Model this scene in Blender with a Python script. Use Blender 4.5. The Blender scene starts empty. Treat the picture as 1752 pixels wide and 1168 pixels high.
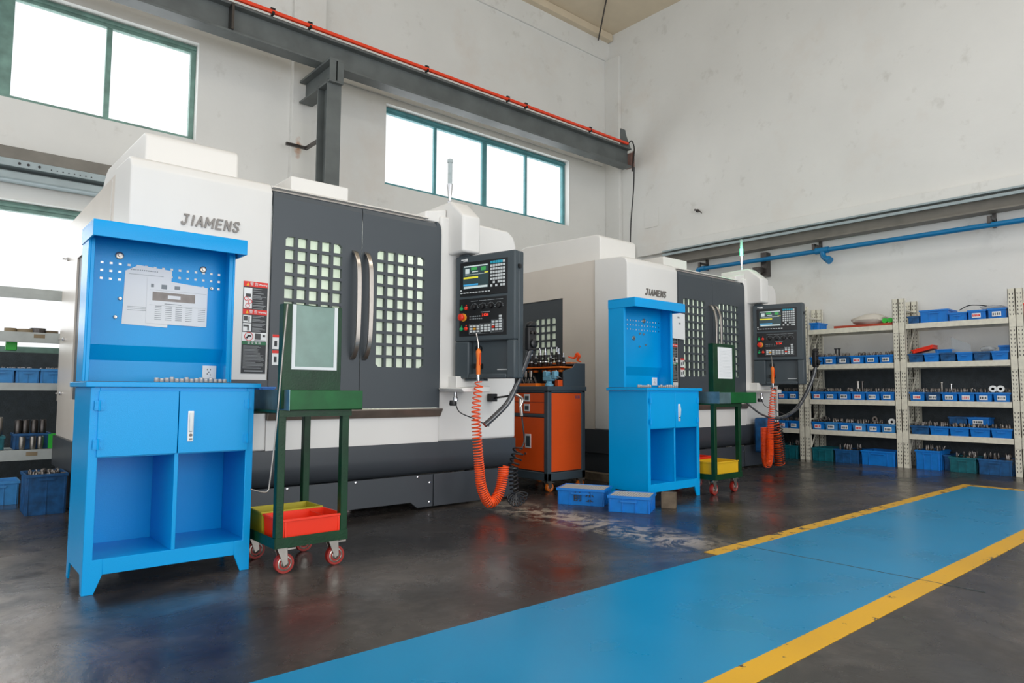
import bpy, bmesh, math, random
from mathutils import Vector, Matrix
random.seed(7)
R = math.radians
PI = math.pi
sc = bpy.context.scene
col = sc.collection

# ------------------------------------------------------------------ camera
F_PX, YAW, PITCH, ROLL = 1167.0, 0.85895397, 0.07176942, 0.00559479
cy, sy, cp, sp = math.cos(YAW), math.sin(YAW), math.cos(PITCH), math.sin(PITCH)
fw = Vector((cy * cp, sy * cp, sp)); rt = Vector((sy, -cy, 0)); up = rt.cross(fw)
r2 = math.cos(ROLL) * rt + math.sin(ROLL) * up
u2 = -math.sin(ROLL) * rt + math.cos(ROLL) * up
cam_d = bpy.data.cameras.new('camera'); cam = bpy.data.objects.new('camera', cam_d); col.objects.link(cam)
m = Matrix((r2, u2, -fw)).transposed().to_4x4(); m.translation = Vector((0, 0, 1.0))
cam.matrix_world = m
cam_d.sensor_width = 36.0; cam_d.lens = F_PX / 1752 * 36.0; cam_d.clip_start = 0.02; cam_d.clip_end = 200
sc.camera = cam

# ------------------------------------------------------------------ light and exposure
sc.view_settings.view_transform = 'Standard'; sc.view_settings.look = 'None'
sc.view_settings.gamma = 1.0; sc.view_settings.use_curve_mapping = False
sc.view_settings.exposure = -0.19
sc.cycles.use_denoising = True
sc.cycles.max_bounces = 8; sc.cycles.diffuse_bounces = 4; sc.cycles.transparent_max_bounces = 12
sc.cycles.sample_clamp_indirect = 8.0
W = bpy.data.worlds.new('overcast_sky'); sc.world = W; W.use_nodes = True
bg = W.node_tree.nodes['Background']; bg.inputs[0].default_value = (0.96, 0.985, 1.0, 1); bg.inputs[1].default_value = 1.32
def area(name, loc, rot, sx, sy_, power, colr=(1, 1, 1)):
    d = bpy.data.lights.new(name, 'AREA'); d.shape = 'RECTANGLE'; d.size = sx; d.size_y = sy_; d.energy = power; d.color = colr
    o = bpy.data.objects.new(name, d); col.objects.link(o); o.location = loc; o.rotation_euler = rot
    return o
# unseen overhead fill lights, added under the roof for top lighting
for lx, ly in ((3.0, 0.6), (7.0, 0.8), (-1.5, 2.5)): area('overhead_fill', (lx, ly, 7.6), (0, 0, 0), 1.2, 1.2, 70, (1.0, 0.965, 0.92))
# added unseen fill lights behind the camera; daylight through the left wall's windows
area('rear_fill', (2.5, -4.9, 2.2), (R(90), 0, 0), 7.0, 3.8, 330, (0.985, 0.99, 1.0))
area('rear_fill', (-5.9, 0.5, 2.2), (R(90), 0, R(-90)), 5.0, 3.6, 110, (0.985, 0.99, 1.0))
for wx0, wx1, wz0, wz1 in ((-2.2, 2.53, 4.22, 5.52), (5.33, 9.44, 4.22, 5.52), (-2.4, 3.2, 1.39, 3.08)):
    area('window_daylight', ((wx0 + wx1) / 2, 9.62, (wz0 + wz1) / 2), (R(-90), 0, 0), wx1 - wx0 + 0.3, wz1 - wz0 + 0.4, 9.0 * (wx1 - wx0) * (wz1 - wz0), (0.94, 0.975, 1.0))

# ------------------------------------------------------------------ materials
def mat(name, c, rough=0.5, metal=0.0, bump=0.0, bscale=40.0, var=0.0, vscale=3.0, spec=0.5, emit=None, estr=0.0, alpha=1.0, coat=0.0):
    m_ = bpy.data.materials.new(name); m_.use_nodes = True; nt = m_.node_tree; b = nt.nodes['Principled BSDF']
    c = tuple(c) + ((1,) if len(c) == 3 else ())
    b.inputs['Base Color'].default_value = c; b.inputs['Roughness'].default_value = rough; b.inputs['Metallic'].default_value = metal
    b.inputs['Specular IOR Level'].default_value = spec; b.inputs['Coat Weight'].default_value = coat; b.inputs['Coat Roughness'].default_value = 0.1
    if emit: b.inputs['Emission Color'].default_value = tuple(emit) + (1,); b.inputs['Emission Strength'].default_value = estr
    b.inputs['Alpha'].default_value = alpha
    tc = nt.nodes.new('ShaderNodeTexCoord')
    n = nt.nodes.new('ShaderNodeTexNoise'); n.inputs['Scale'].default_value = vscale; n.inputs['Detail'].default_value = 6
    nt.links.new(tc.outputs['Object'], n.inputs['Vector'])
    mr = nt.nodes.new('ShaderNodeMapRange'); mr.inputs[1].default_value = 0.3; mr.inputs[2].default_value = 0.7
    v = max(var, 0.02); mr.inputs[3].default_value = 1 - v; mr.inputs[4].default_value = 1 + v * 0.5
    nt.links.new(n.outputs['Fac'], mr.inputs[0])
    mx = nt.nodes.new('ShaderNodeMix'); mx.data_type = 'RGBA'; mx.blend_type = 'MULTIPLY'; mx.inputs[0].default_value = 1
    mx.inputs[6].default_value = c; nt.links.new(mr.outputs[0], mx.inputs[7]); nt.links.new(mx.outputs[2], b.inputs['Base Color'])
    if bump:
        n2 = nt.nodes.new('ShaderNodeTexNoise'); n2.inputs['Scale'].default_value = bscale; n2.inputs['Detail'].default_value = 3
        nt.links.new(tc.outputs['Object'], n2.inputs['Vector'])
        bp = nt.nodes.new('ShaderNodeBump'); bp.inputs['Strength'].default_value = bump; bp.inputs['Distance'].default_value = 0.01
        nt.links.new(n2.outputs['Fac'], bp.inputs['Height']); nt.links.new(bp.outputs[0], b.inputs['Normal'])
    return m_
def S(r, g, b):      # sRGB 0-255 to linear
    f = lambda v: (v / 255 / 12.92) if v / 255 <= 0.04045 else ((v / 255 + 0.055) / 1.055) ** 2.4
    return (f(r), f(g), f(b))

M = {}
M['plaster'] = mat('white_plaster', S(226, 226, 222), 0.85, bump=0.25, bscale=14, var=0.05, vscale=1.2)
def plaster_material():
    m_ = mat('smudged_white_plaster', S(224, 224, 221), 0.85, bump=0.25, bscale=14, var=0.04, vscale=1.2); nt = m_.node_tree; b = nt.nodes['Principled BSDF']
    src = b.inputs['Base Color'].links[0].from_socket; tc = [n for n in nt.nodes if n.type == 'TEX_COORD'][0]
    for sc_, lo, hi, c_, k in ((3.0, 0.60, 0.72, S(176, 172, 164), 0.35), (30.0, 0.735, 0.76, S(110, 108, 104), 0.7), (0.7, 0.55, 0.8, S(214, 204, 194), 0.6)):
        n = nt.nodes.new('ShaderNodeTexNoise'); n.inputs['Scale'].default_value = sc_; n.inputs['Detail'].default_value = 9; n.inputs['Roughness'].default_value = 0.65; nt.links.new(tc.outputs['Object'], n.inputs['Vector'])
        mr = nt.nodes.new('ShaderNodeMapRange'); mr.inputs[1].default_value = lo; mr.inputs[2].default_value = hi; mr.inputs[4].default_value = k; nt.links.new(n.outputs['Fac'], mr.inputs[0])
        mx = nt.nodes.new('ShaderNodeMix'); mx.data_type = 'RGBA'; mx.inputs[7].default_value = c_ + (1,); nt.links.new(mr.outputs[0], mx.inputs[0]); nt.links.new(src, mx.inputs[6]); src = mx.outputs[2]
    nt.links.new(src, b.inputs['Base Color']); return m_
M['plaster'] = plaster_material()
M['ceiling'] = mat('cream_roof_board', S(214, 200, 176), 0.8, var=0.05)
M['dado'] = mat('dark_dado_paint', S(60, 68, 73), 0.5, bump=0.6, bscale=60, var=0.25, vscale=12)
M['mwhite'] = mat('machine_white_paint', S(228, 227, 224), 0.38, bump=0.04, bscale=250, var=0.01)
M['mside'] = mat('machine_cream_sheet', S(220, 212, 202), 0.34, var=0.03)
M['mdark'] = mat('machine_charcoal_paint', S(66, 73, 79), 0.42, bump=0.05, bscale=300, var=0.03)
M['mbase'] = mat('machine_base_charcoal', S(62, 67, 73), 0.38, bump=0.05, bscale=300, var=0.03)
M['pend'] = mat('pendant_grey_paint', S(66, 76, 82), 0.45, bump=0.05, bscale=300)
M['black'] = mat('black_plastic', S(22, 24, 27), 0.35)
M['rubber'] = mat('black_rubber', S(20, 20, 22), 0.5)
M['steel'] = mat('brushed_steel', S(196, 188, 180), 0.28, 1.0, var=0.06, vscale=30)
M['chrome'] = mat('bright_chrome', S(215, 215, 218), 0.15, 1.0)
M['dsteel'] = mat('dark_steel', S(92, 88, 86), 0.35, 0.9, var=0.2, vscale=20)
M['sill'] = mat('worn_sill_metal', S(140, 128, 118), 0.35, 0.6, var=0.15, vscale=8)
M['blue'] = mat('blue_powder_coat', S(0, 158, 228), 0.26, bump=0.10, bscale=260, var=0.03, spec=0.25)
M['bin'] = mat('blue_bin_plastic', S(10, 120, 208), 0.38, var=0.12, vscale=14)
M['binl'] = mat('light_blue_bin_plastic', S(60, 140, 205), 0.38, var=0.15, vscale=14)
M['bind'] = mat('dirty_blue_bin_plastic', S(24, 86, 140), 0.45, var=0.45, vscale=16)
M['bint'] = mat('teal_bin_plastic', S(16, 100, 112), 0.42, var=0.3, vscale=16)
M['green'] = mat('dark_green_paint', S(12, 58, 32), 0.38, var=0.3, vscale=9, bump=0.1, bscale=90, spec=0.3)
M['green2'] = mat('tray_green_paint', S(12, 90, 42), 0.38, var=0.3, vscale=9, spec=0.3)
M['galv'] = mat('galvanised_plate', S(112, 140, 146), 0.35, 0.6, var=0.3, vscale=14)
M['film'] = mat('clear_grey_green_film', S(104, 136, 126), 0.22, var=0.18, vscale=9)
M['orange'] = mat('orange_powder_coat', S(226, 84, 22), 0.42, var=0.06)
M['ogrey'] = mat('cabinet_slate_paint', S(64, 76, 84), 0.42, var=0.04)
M['oplas'] = mat('orange_plastic', S(240, 120, 30), 0.4)
M['hose'] = mat('orange_hose_plastic', S(250, 86, 22), 0.3)
M['red'] = mat('red_plastic', S(240, 52, 22), 0.35, var=0.05)
M['yellow'] = mat('yellow_plastic', S(222, 176, 30), 0.4, var=0.08)
M['olive'] = mat('dull_yellow_plastic', S(186, 172, 44), 0.45, var=0.1)
M['lime'] = mat('lime_green_plastic', S(50, 190, 60), 0.4)
M['wine'] = mat('red_wheel_rubber', S(152, 40, 32), 0.4)
M['zinc'] = mat('zinc_plate', S(170, 165, 158), 0.32, 0.9, var=0.15, vscale=20)
M['beam'] = mat('grey_steel_beam_paint', S(96, 102, 102), 0.5, var=0.22, vscale=3.5)
M['beam2'] = mat('pale_grey_steel_channel', S(158, 172, 176), 0.45, var=0.12, vscale=6)
M['beam3'] = mat('brown_grey_steel_beam', S(120, 116, 108), 0.5, var=0.2, vscale=4)
M['bufbrown'] = mat('dull_brown_rubber', S(126, 96, 88), 0.6, var=0.2, vscale=20)
M['rail'] = mat('orange_conductor_rail', S(235, 66, 30), 0.4)
M['frame'] = mat('teal_window_frame', S(84, 144, 150), 0.5, var=0.2, vscale=6)
M['frame2'] = mat('olive_teal_window_frame', S(116, 150, 140), 0.55, var=0.35, vscale=6)
M['glass'] = mat('frosted_window_glass', (0.95, 0.97, 1.0), 0.25, alpha=0.04)
M['pipe'] = mat('blue_air_pipe', S(10, 112, 164), 0.35, var=0.05)
M['rack'] = mat('cream_rack_paint', S(222, 218, 202), 0.5, var=0.12, vscale=18)
M['lrack'] = mat('pale_grey_shelf_paint', S(184, 190, 188), 0.45, var=0.12, vscale=8)
M['paper'] = mat('white_paper', S(232, 234, 236), 0.8)
M['ink'] = mat('grey_print', S(140, 146, 150), 0.8)
M['wood'] = mat('worn_brown_wood', S(112, 98, 80), 0.8, var=0.4, vscale=12)
M['lightblue'] = mat('light_blue_vise_paint', S(112, 170, 196), 0.4)
M['signblack'] = mat('sign_black', S(40, 44, 48), 0.5)
M['signred'] = mat('sign_red', S(226, 44, 34), 0.5)
M['signgreen'] = mat('sign_green', S(30, 110, 70), 0.5)
M['signyel'] = mat('sign_yellow', S(246, 190, 40), 0.5)
M['white'] = mat('white_plastic', S(236, 238, 238), 0.4)
M['greyink'] = mat('pale_grey_sign_print', S(150, 154, 156), 0.6)
M['letter'] = mat('grey_metal_lettering', S(122, 118, 114), 0.35, 0.4)
M['pane'] = mat('glowing_pale_green_safety_window', S(218, 228, 212), 0.15, var=0.06, vscale=5, alpha=0.76, emit=(0.75, 0.85, 0.72), estr=0.16)  # slight glow put into the panes to brighten them, besides the lamp inside
M['inner'] = mat('machine_interior_sheet', S(214, 216, 204), 0.4, var=0.05)
M['lamp'] = mat('machine_work_lamp', (1, 1, 1), 0.5, emit=(0.93, 1.0, 0.92), estr=6.0)
M['screen'] = mat('dark_lcd', S(40, 56, 60), 0.2, emit=S(70, 90, 92), estr=0.35)
M['scrlit'] = mat('lit_lcd_line', S(190, 200, 200), 0.3, emit=S(190, 205, 205), estr=0.5)
M['scryel'] = mat('lit_lcd_yellow', S(220, 210, 60), 0.3, emit=S(220, 210, 60), estr=0.5)
M['scrblu'] = mat('lit_lcd_blue', S(60, 150, 200), 0.3, emit=S(60, 150, 200), estr=0.5)
M['scrgrn'] = mat('lit_lcd_green', S(60, 150, 80), 0.3, emit=S(60, 150, 80), estr=0.5)
M['scrpur'] = mat('lit_lcd_purple', S(170, 110, 200), 0.3, emit=S(170, 110, 200), estr=0.6)
M['keyw'] = mat('white_keys', S(214, 220, 222), 0.4)
M['keyb'] = mat('cyan_keys', S(40, 170, 200), 0.4)
M['ledred'] = mat('red_led_digits', S(240, 60, 40), 0.3, emit=S(255, 60, 40), estr=0.9)
M['btnred'] = mat('red_button', S(232, 56, 36), 0.3)
M['btngrn'] = mat('green_button', S(30, 170, 100), 0.3)
M['btnyel'] = mat('amber_button', S(240, 170, 60), 0.3)
M['clear'] = mat('clear_lamp_tube', S(176, 190, 192), 0.15, alpha=0.75)
M['litgreen'] = mat('lit_green_lamp', S(40, 255, 150), 0.3, emit=(0.1, 1.0, 0.45), estr=7.0)
M['sack'] = mat('white_sack_cloth', S(206, 200, 190), 0.9, bump=0.4, bscale=12)

M['cable'] = mat('black_cable', S(26, 27, 30), 0.4)
M['wrap'] = mat('cable_in_clear_wrap', S(70, 72, 76), 0.12, var=0.75, vscale=28, coat=0.6)
M['redbrown'] = mat('red_brown_lid', S(170, 60, 34), 0.5, var=0.2, vscale=8)
M['clearbag'] = mat('clear_plastic_bag', S(190, 196, 200), 0.2, alpha=0.45, bump=0.5, bscale=20)
M['parts'] = mat('small_steel_parts', S(128, 122, 118), 0.28, 0.75, var=0.6, vscale=40)
M['collet'] = mat('satin_steel_collet', S(196, 196, 198), 0.35, 0.35)
M['cellgrey'] = mat('pale_grey_cells', S(186, 184, 180), 0.5)
M['brass'] = mat('brassy_tape_rings', S(150, 132, 104), 0.5, var=0.2)

def floor_material():
    m_ = bpy.data.materials.new('stained_dark_concrete'); m_.use_nodes = True; nt = m_.node_tree; b = nt.nodes['Principled BSDF']
    tc = nt.nodes.new('ShaderNodeTexCoord')
    def noise(scale, detail=8, rough=0.6, dist=0.0, sx=1, sy_=1):
        mp = nt.nodes.new('ShaderNodeMapping'); mp.inputs['Scale'].default_value = (sx, sy_, 1); nt.links.new(tc.outputs['Object'], mp.inputs[0])
        n = nt.nodes.new('ShaderNodeTexNoise'); n.inputs['Scale'].default_value = scale; n.inputs['Detail'].default_value = detail
        n.inputs['Roughness'].default_value = rough; n.inputs['Distortion'].default_value = dist
        nt.links.new(mp.outputs[0], n.inputs['Vector']); return n.outputs['Fac']
    def ramp(src, stops):
        r_ = nt.nodes.new('ShaderNodeValToRGB'); e = r_.color_ramp.elements
        while len(e) < len(stops): e.new(0.5)
        for i, (p, c) in enumerate(stops): e[i].position = p; e[i].color = tuple(c) + (1,)
        nt.links.new(src, r_.inputs[0]); return r_
    def mix(a, b_, f, mode='MIX'):
        x = nt.nodes.new('ShaderNodeMix'); x.data_type = 'RGBA'; x.blend_type = mode
        for v, i in ((a, 6), (b_, 7), (f, 0)):
            if hasattr(v, 'links'): nt.links.new(v, x.inputs[i])
            else: x.inputs[i].default_value = v
        return x.outputs[2]
    big = ramp(noise(0.9, 9, 0.62, 0.6), [(0.30, S(34, 31, 31)), (0.50, S(54, 50, 48)), (0.72, S(94, 86, 80))])
    fine = ramp(noise(14, 8, 0.7), [(0.35, (0.72, 0.72, 0.72)), (0.65, (1.2, 1.2, 1.2))])
    c = mix(big.outputs[0], fine.outputs[0], 0.85, 'MULTIPLY')
    # pale worn patch of bare concrete in front of the machines
    geo = nt.nodes.new('ShaderNodeSeparateXYZ'); nt.links.new(tc.outputs['Object'], geo.inputs[0])
    def band(x0, x1, y0, y1, soft):
        def mrng(src, a, b2, lo, hi):
            q = nt.nodes.new('ShaderNodeMapRange'); q.inputs[1].default_value = a; q.inputs[2].default_value = b2; q.inputs[3].default_value = lo; q.inputs[4].default_value = hi
            nt.links.new(src, q.inputs[0]); return q.outputs[0]
        vals = [mrng(geo.outputs[0], x0, x0 + soft, 0, 1), mrng(geo.outputs[0], x1 - soft, x1, 1, 0), mrng(geo.outputs[1], y0, y0 + soft, 0, 1), mrng(geo.outputs[1], y1 - soft, y1, 1, 0)]
        o = vals[0]
        for v in vals[1:]:
            q = nt.nodes.new('ShaderNodeMath'); q.operation = 'MULTIPLY'; nt.links.new(o, q.inputs[0]); nt.links.new(v, q.inputs[1]); o = q.outputs[0]
        return o
    def mul(a, b2):
        q = nt.nodes.new('ShaderNodeMath'); q.operation = 'MULTIPLY'; nt.links.new(a, q.inputs[0]); nt.links.new(b2, q.inputs[1]); return q.outputs[0]
    pale = ramp(noise(4.5, 10, 0.78, 1.4, 1.0, 1.0), [(0.46, (0, 0, 0)), (0.54, (1, 1, 1))])
    mk = mul(band(3.55, 4.25, 2.45, 4.9, 0.28), pale.outputs[0])
    c = mix(c, S(172, 160, 144) + (1,), mk)
    refl_noise = ramp(noise(1.6, 9, 0.75, 1.0), [(0.42, (0, 0, 0)), (0.60, (1, 1, 1))])
    refl_mask = mul(band(-2.0, 0.75, 2.0, 7.0, 0.5), refl_noise.outputs[0])  # window reflection at the left, painted into the floor colour as a pale patch
    c = mix(c, S(138, 128, 120) + (1,), refl_mask)
    # fine scratches and flecks
    vo = nt.nodes.new('ShaderNodeTexNoise'); vo.inputs['Scale'].default_value = 46; vo.inputs['Detail'].default_value = 4
    nt.links.new(tc.outputs['Object'], vo.inputs['Vector'])
    fl = ramp(vo.outputs['Fac'], [(0.72, (0, 0, 0)), (0.75, (1, 1, 1))])
    c = mix(c, S(170, 160, 146) + (1,), mul(fl.outputs[0], nt_val(nt, 0.5)))
    nt.links.new(c, b.inputs['Base Color'])
    rr = ramp(noise(1.7, 8, 0.65, 0.5), [(0.35, (0.16,) * 3), (0.68, (0.42,) * 3)])
    nt.links.new(rr.outputs[0], b.inputs['Roughness'])
    b.inputs['Specular IOR Level'].default_value = 0.6
    bp = nt.nodes.new('ShaderNodeBump'); bp.inputs['Strength'].default_value = 0.12; bp.inputs['Distance'].default_value = 0.01
    nt.links.new(noise(18, 6, 0.6), bp.inputs['Height']); nt.links.new(bp.outputs[0], b.inputs['Normal'])
    return m_
def nt_val(nt, v):
    n = nt.nodes.new('ShaderNodeValue'); n.outputs[0].default_value = v; return n.outputs[0]
M['floor'] = floor_material()

def paint_material(name, c, wear, thr, rough):
    """floor paint with worn flakes that show the concrete below"""
    m_ = bpy.data.materials.new(name); m_.use_nodes = True; nt = m_.node_tree; b = nt.nodes['Principled BSDF']
    tc = nt.nodes.new('ShaderNodeTexCoord')
    n = nt.nodes.new('ShaderNodeTexNoise'); n.inputs['Scale'].default_value = 9; n.inputs['Detail'].default_value = 9; n.inputs['Roughness'].default_value = 0.7
    nt.links.new(tc.outputs['Object'], n.inputs['Vector'])
    r_ = nt.nodes.new('ShaderNodeValToRGB'); e = r_.color_ramp.elements
    e[0].position = thr; e[0].color = tuple(c) + (1,); e[1].position = thr + 0.02; e[1].color = tuple(wear) + (1,)
    nt.links.new(n.outputs['Fac'], r_.inputs[0])
    n2 = nt.nodes.new('ShaderNodeTexNoise'); n2.inputs['Scale'].default_value = 2.0; n2.inputs['Detail'].default_value = 8
    nt.links.new(tc.outputs['Object'], n2.inputs['Vector'])
    mr = nt.nodes.new('ShaderNodeMapRange'); mr.inputs[3].default_value = 0.86; mr.inputs[4].default_value = 1.12; nt.links.new(n2.outputs['Fac'], mr.inputs[0])
    mx = nt.nodes.new('ShaderNodeMix'); mx.data_type = 'RGBA'; mx.blend_type = 'MULTIPLY'; mx.inputs[0].default_value = 1
    nt.links.new(r_.outputs[0], mx.inputs[6]); nt.links.new(mr.outputs[0], mx.inputs[7]); nt.links.new(mx.outputs[2], b.inputs['Base Color'])
    mr2 = nt.nodes.new('ShaderNodeMapRange'); mr2.inputs[3].default_value = rough - 0.06; mr2.inputs[4].default_value = rough + 0.12; nt.links.new(n2.outputs['Fac'], mr2.inputs[0])
    nt.links.new(mr2.outputs[0], b.inputs['Roughness'])
    return m_
M['walk'] = paint_material('blue_walkway_paint', S(14, 134, 184), S(36, 62, 74), 0.70, 0.26)
M['line'] = paint_material('yellow_line_paint', S(220, 168, 30), S(70, 62, 54), 0.62, 0.4)
M['lineworn'] = paint_material('worn_yellow_line_paint', S(210, 162, 44), S(70, 64, 58), 0.56, 0.5)

# ------------------------------------------------------------------ mesh helpers
def bm_(): return bmesh.new()
def B(bm, x0, x1, y0, y1, z0, z1):
    v = [bm.verts.new(p) for p in ((x0, y0, z0), (x1, y0, z0), (x1, y1, z0), (x0, y1, z0), (x0, y0, z1), (x1, y0, z1), (x1, y1, z1), (x0, y1, z1))]
    for f in ((0, 3, 2, 1), (4, 5, 6, 7), (0, 1, 5, 4), (1, 2, 6, 5), (2, 3, 7, 6), (3, 0, 4, 7)): bm.faces.new([v[i] for i in f])
    return bm
def prism(bm, pts, axis, a, b):
    def P(p, t):
        return {'x': (t, p[0], p[1]), 'y': (p[0], t, p[1]), 'z': (p[0], p[1], t)}[axis]
    va = [bm.verts.new(P(p, a)) for p in pts]; vb = [bm.verts.new(P(p, b)) for p in pts]
    bm.faces.new(va); bm.faces.new(vb[::-1]); n = len(pts)
    for i in range(n): bm.faces.new((va[i], vb[i], vb[(i + 1) % n], va[(i + 1) % n]))
    return bm
def frame_at(t):
    t = t.normalized(); a = Vector((0, 0, 1)) if abs(t.z) < 0.9 else Vector((1, 0, 0))
    u = t.cross(a).normalized(); return u, t.cross(u).normalized()
def tube(bm, pts, r, n=8, cap=True):
    pts = [Vector(p) for p in pts]; rings = []; prev = None
    for i, p in enumerate(pts):
        t = (pts[min(i + 1, len(pts) - 1)] - pts[max(i - 1, 0)]).normalized()
        if prev is None: u, v = frame_at(t)
        else:
            u = (prev - t * prev.dot(t)).normalized(); v = t.cross(u)
        prev = u; rr = r[i] if isinstance(r, (list, tuple)) else r
        rings.append([bm.verts.new(p + rr * (math.cos(2 * PI * k / n) * u + math.sin(2 * PI * k / n) * v)) for k in range(n)])
    for a, b in zip(rings, rings[1:]):
        for k in range(n): bm.faces.new((a[k], a[(k + 1) % n], b[(k + 1) % n], b[k]))
    if cap: bm.faces.new(rings[0][::-1]); bm.faces.new(rings[-1])
    return bm
def lathe(bm, prof, c, axis='z', n=20):
    c = Vector(c); ax = {'x': Vector((1, 0, 0)), 'y': Vector((0, 1, 0)), 'z': Vector((0, 0, 1))}[axis]; u, v = frame_at(ax); rings = []
    for r_, h in prof:
        rings.append([bm.verts.new(c + ax * h + max(r_, 1e-4) * (math.cos(2 * PI * k / n) * u + math.sin(2 * PI * k / n) * v)) for k in range(n)])
    for a, b in zip(rings, rings[1:]):
        for k in range(n): bm.faces.new((a[k], a[(k + 1) % n], b[(k + 1) % n], b[k]))
    bm.faces.new(rings[0][::-1]); bm.faces.new(rings[-1])
    return bm
def cyl(bm, c, r, h, axis='z', n=20): return lathe(bm, [(r, 0), (r, h)], c, axis, n)
def smoothpath(pts, k=8):
    pts = [Vector(p) for p in pts]; out = []
    P = [pts[0]] + pts + [pts[-1]]
    for i in range(1, len(P) - 2):
        for j in range(k):
            t = j / k; a, b, c, d = P[i - 1:i + 3]
            out.append(0.5 * ((2 * b) + (-a + c) * t + (2 * a - 5 * b + 4 * c - d) * t * t + (-a + 3 * b - 3 * c + d) * t ** 3))
    out.append(pts[-1]); return out
def coil(bm, pts, R0, R1, r, pitch0, pitch1, per=12, n=6):
    path = smoothpath(pts, 24); s = [0]
    for a, b in zip(path, path[1:]): s.append(s[-1] + (b - a).length)
    total = s[-1]; out = []; ph = 0; d = 0.0; step = 0; u = None
    def at(x):
        for i in range(len(s) - 1):
            if s[i + 1] >= x:
                f = (x - s[i]) / max(s[i + 1] - s[i], 1e-9); return path[i].lerp(path[i + 1], f), (path[i + 1] - path[i]).normalized()
        return path[-1], (path[-1] - path[-2]).normalized()
    while d <= total:
        f = d / total; p, t = at(d)
        u = frame_at(t)[0] if u is None else (u - t * u.dot(t)).normalized()
        v = t.cross(u); Rr = R0 + (R1 - R0) * f
        out.append(p + Rr * (math.cos(ph) * u + math.sin(ph) * v))
        ph += 2 * PI / per; d += (pitch0 + (pitch1 - pitch0) * min(1, f * 2)) / per
    return tube(bm, out, r, n)
def ob(name, bm, m_, parent=None, bevel=0.0, smooth=False, seg=2, loc=None, rot=None):
    bmesh.ops.recalc_face_normals(bm, faces=bm.faces)
    me = bpy.data.meshes.new(name); bm.to_mesh(me); bm.free()
    me.materials.append(M[m_] if isinstance(m_, str) else m_)
    if smooth:
        for p in me.polygons: p.use_smooth = True
        me.set_sharp_from_angle(angle=R(40))
    o = bpy.data.objects.new(name, me); col.objects.link(o)
    if parent: o.parent = parent
    if loc: o.location = loc
    if rot: o.rotation_euler = rot
    if bevel:
        b = o.modifiers.new('bevel', 'BEVEL'); b.width = bevel; b.segments = seg; b.limit_method = 'ANGLE'; b.angle_limit = R(30); b.use_clamp_overlap = True
        for p in me.polygons: p.use_smooth = True
        me.set_sharp_from_angle(angle=R(50))
    return o
def tag(o, label=None, cat=None, group=None, kind=None):
    if label: o['label'] = label
    if cat: o['category'] = cat
    if group: o['group'] = group
    if kind: o['kind'] = kind
    return o
def thing(name, label, cat, loc=(0, 0, 0), rz=0, group=None):
    o = bpy.data.objects.new(name, None); col.objects.link(o); o.empty_display_size = 0.1
    o.location = loc; o.rotation_euler = (0, 0, rz); return tag(o, label, cat, group)
def struct(name, bm, m_, bevel=0, parent=None):
    o = ob(name, bm, m_, parent, bevel)
    if parent is None: o['kind'] = 'structure'
    return o
def copy_tree(o, parent=None):
    c = o.copy(); col.objects.link(c); c.parent = parent
    for ch in [x for x in col.objects if x.parent == o]: copy_tree(ch, c)
    return c
def dup(o, loc, rz=None, label=None):
    c = copy_tree(o); c.location = loc
    if rz is not None: c.rotation_euler = (0, 0, rz)
    if label: c['label'] = label
    return c
def text_bm(s, size, depth=0.002, shear=0.0, offset=0.0, xs=1.0, sp_c=1.0):
    """text laid out in the xz plane facing -y, centred on the origin"""
    cu = bpy.data.curves.new('text', 'FONT'); cu.body = s; cu.size = size; cu.extrude = depth; cu.shear = shear; cu.offset = offset
    cu.space_character = sp_c; cu.align_x = 'CENTER'; cu.align_y = 'CENTER'
    o = bpy.data.objects.new('text', cu); col.objects.link(o); bpy.context.view_layer.update()
    dg = bpy.context.evaluated_depsgraph_get(); me = bpy.data.meshes.new_from_object(o.evaluated_get(dg))
    bm = bmesh.new(); bm.from_mesh(me); bpy.data.objects.remove(o); bpy.data.meshes.remove(me)
    for v in bm.verts: x, y, z = v.co; v.co = (x * xs, -z, y)
    return bm
def shift(bm, dx, dy, dz):
    for v in bm.verts: v.co += Vector((dx, dy, dz))
    return bm
def join(bm, other):
    me = bpy.data.meshes.new('tmp'); other.to_mesh(me); other.free(); bm.from_mesh(me); bpy.data.meshes.remove(me); return bm

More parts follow.
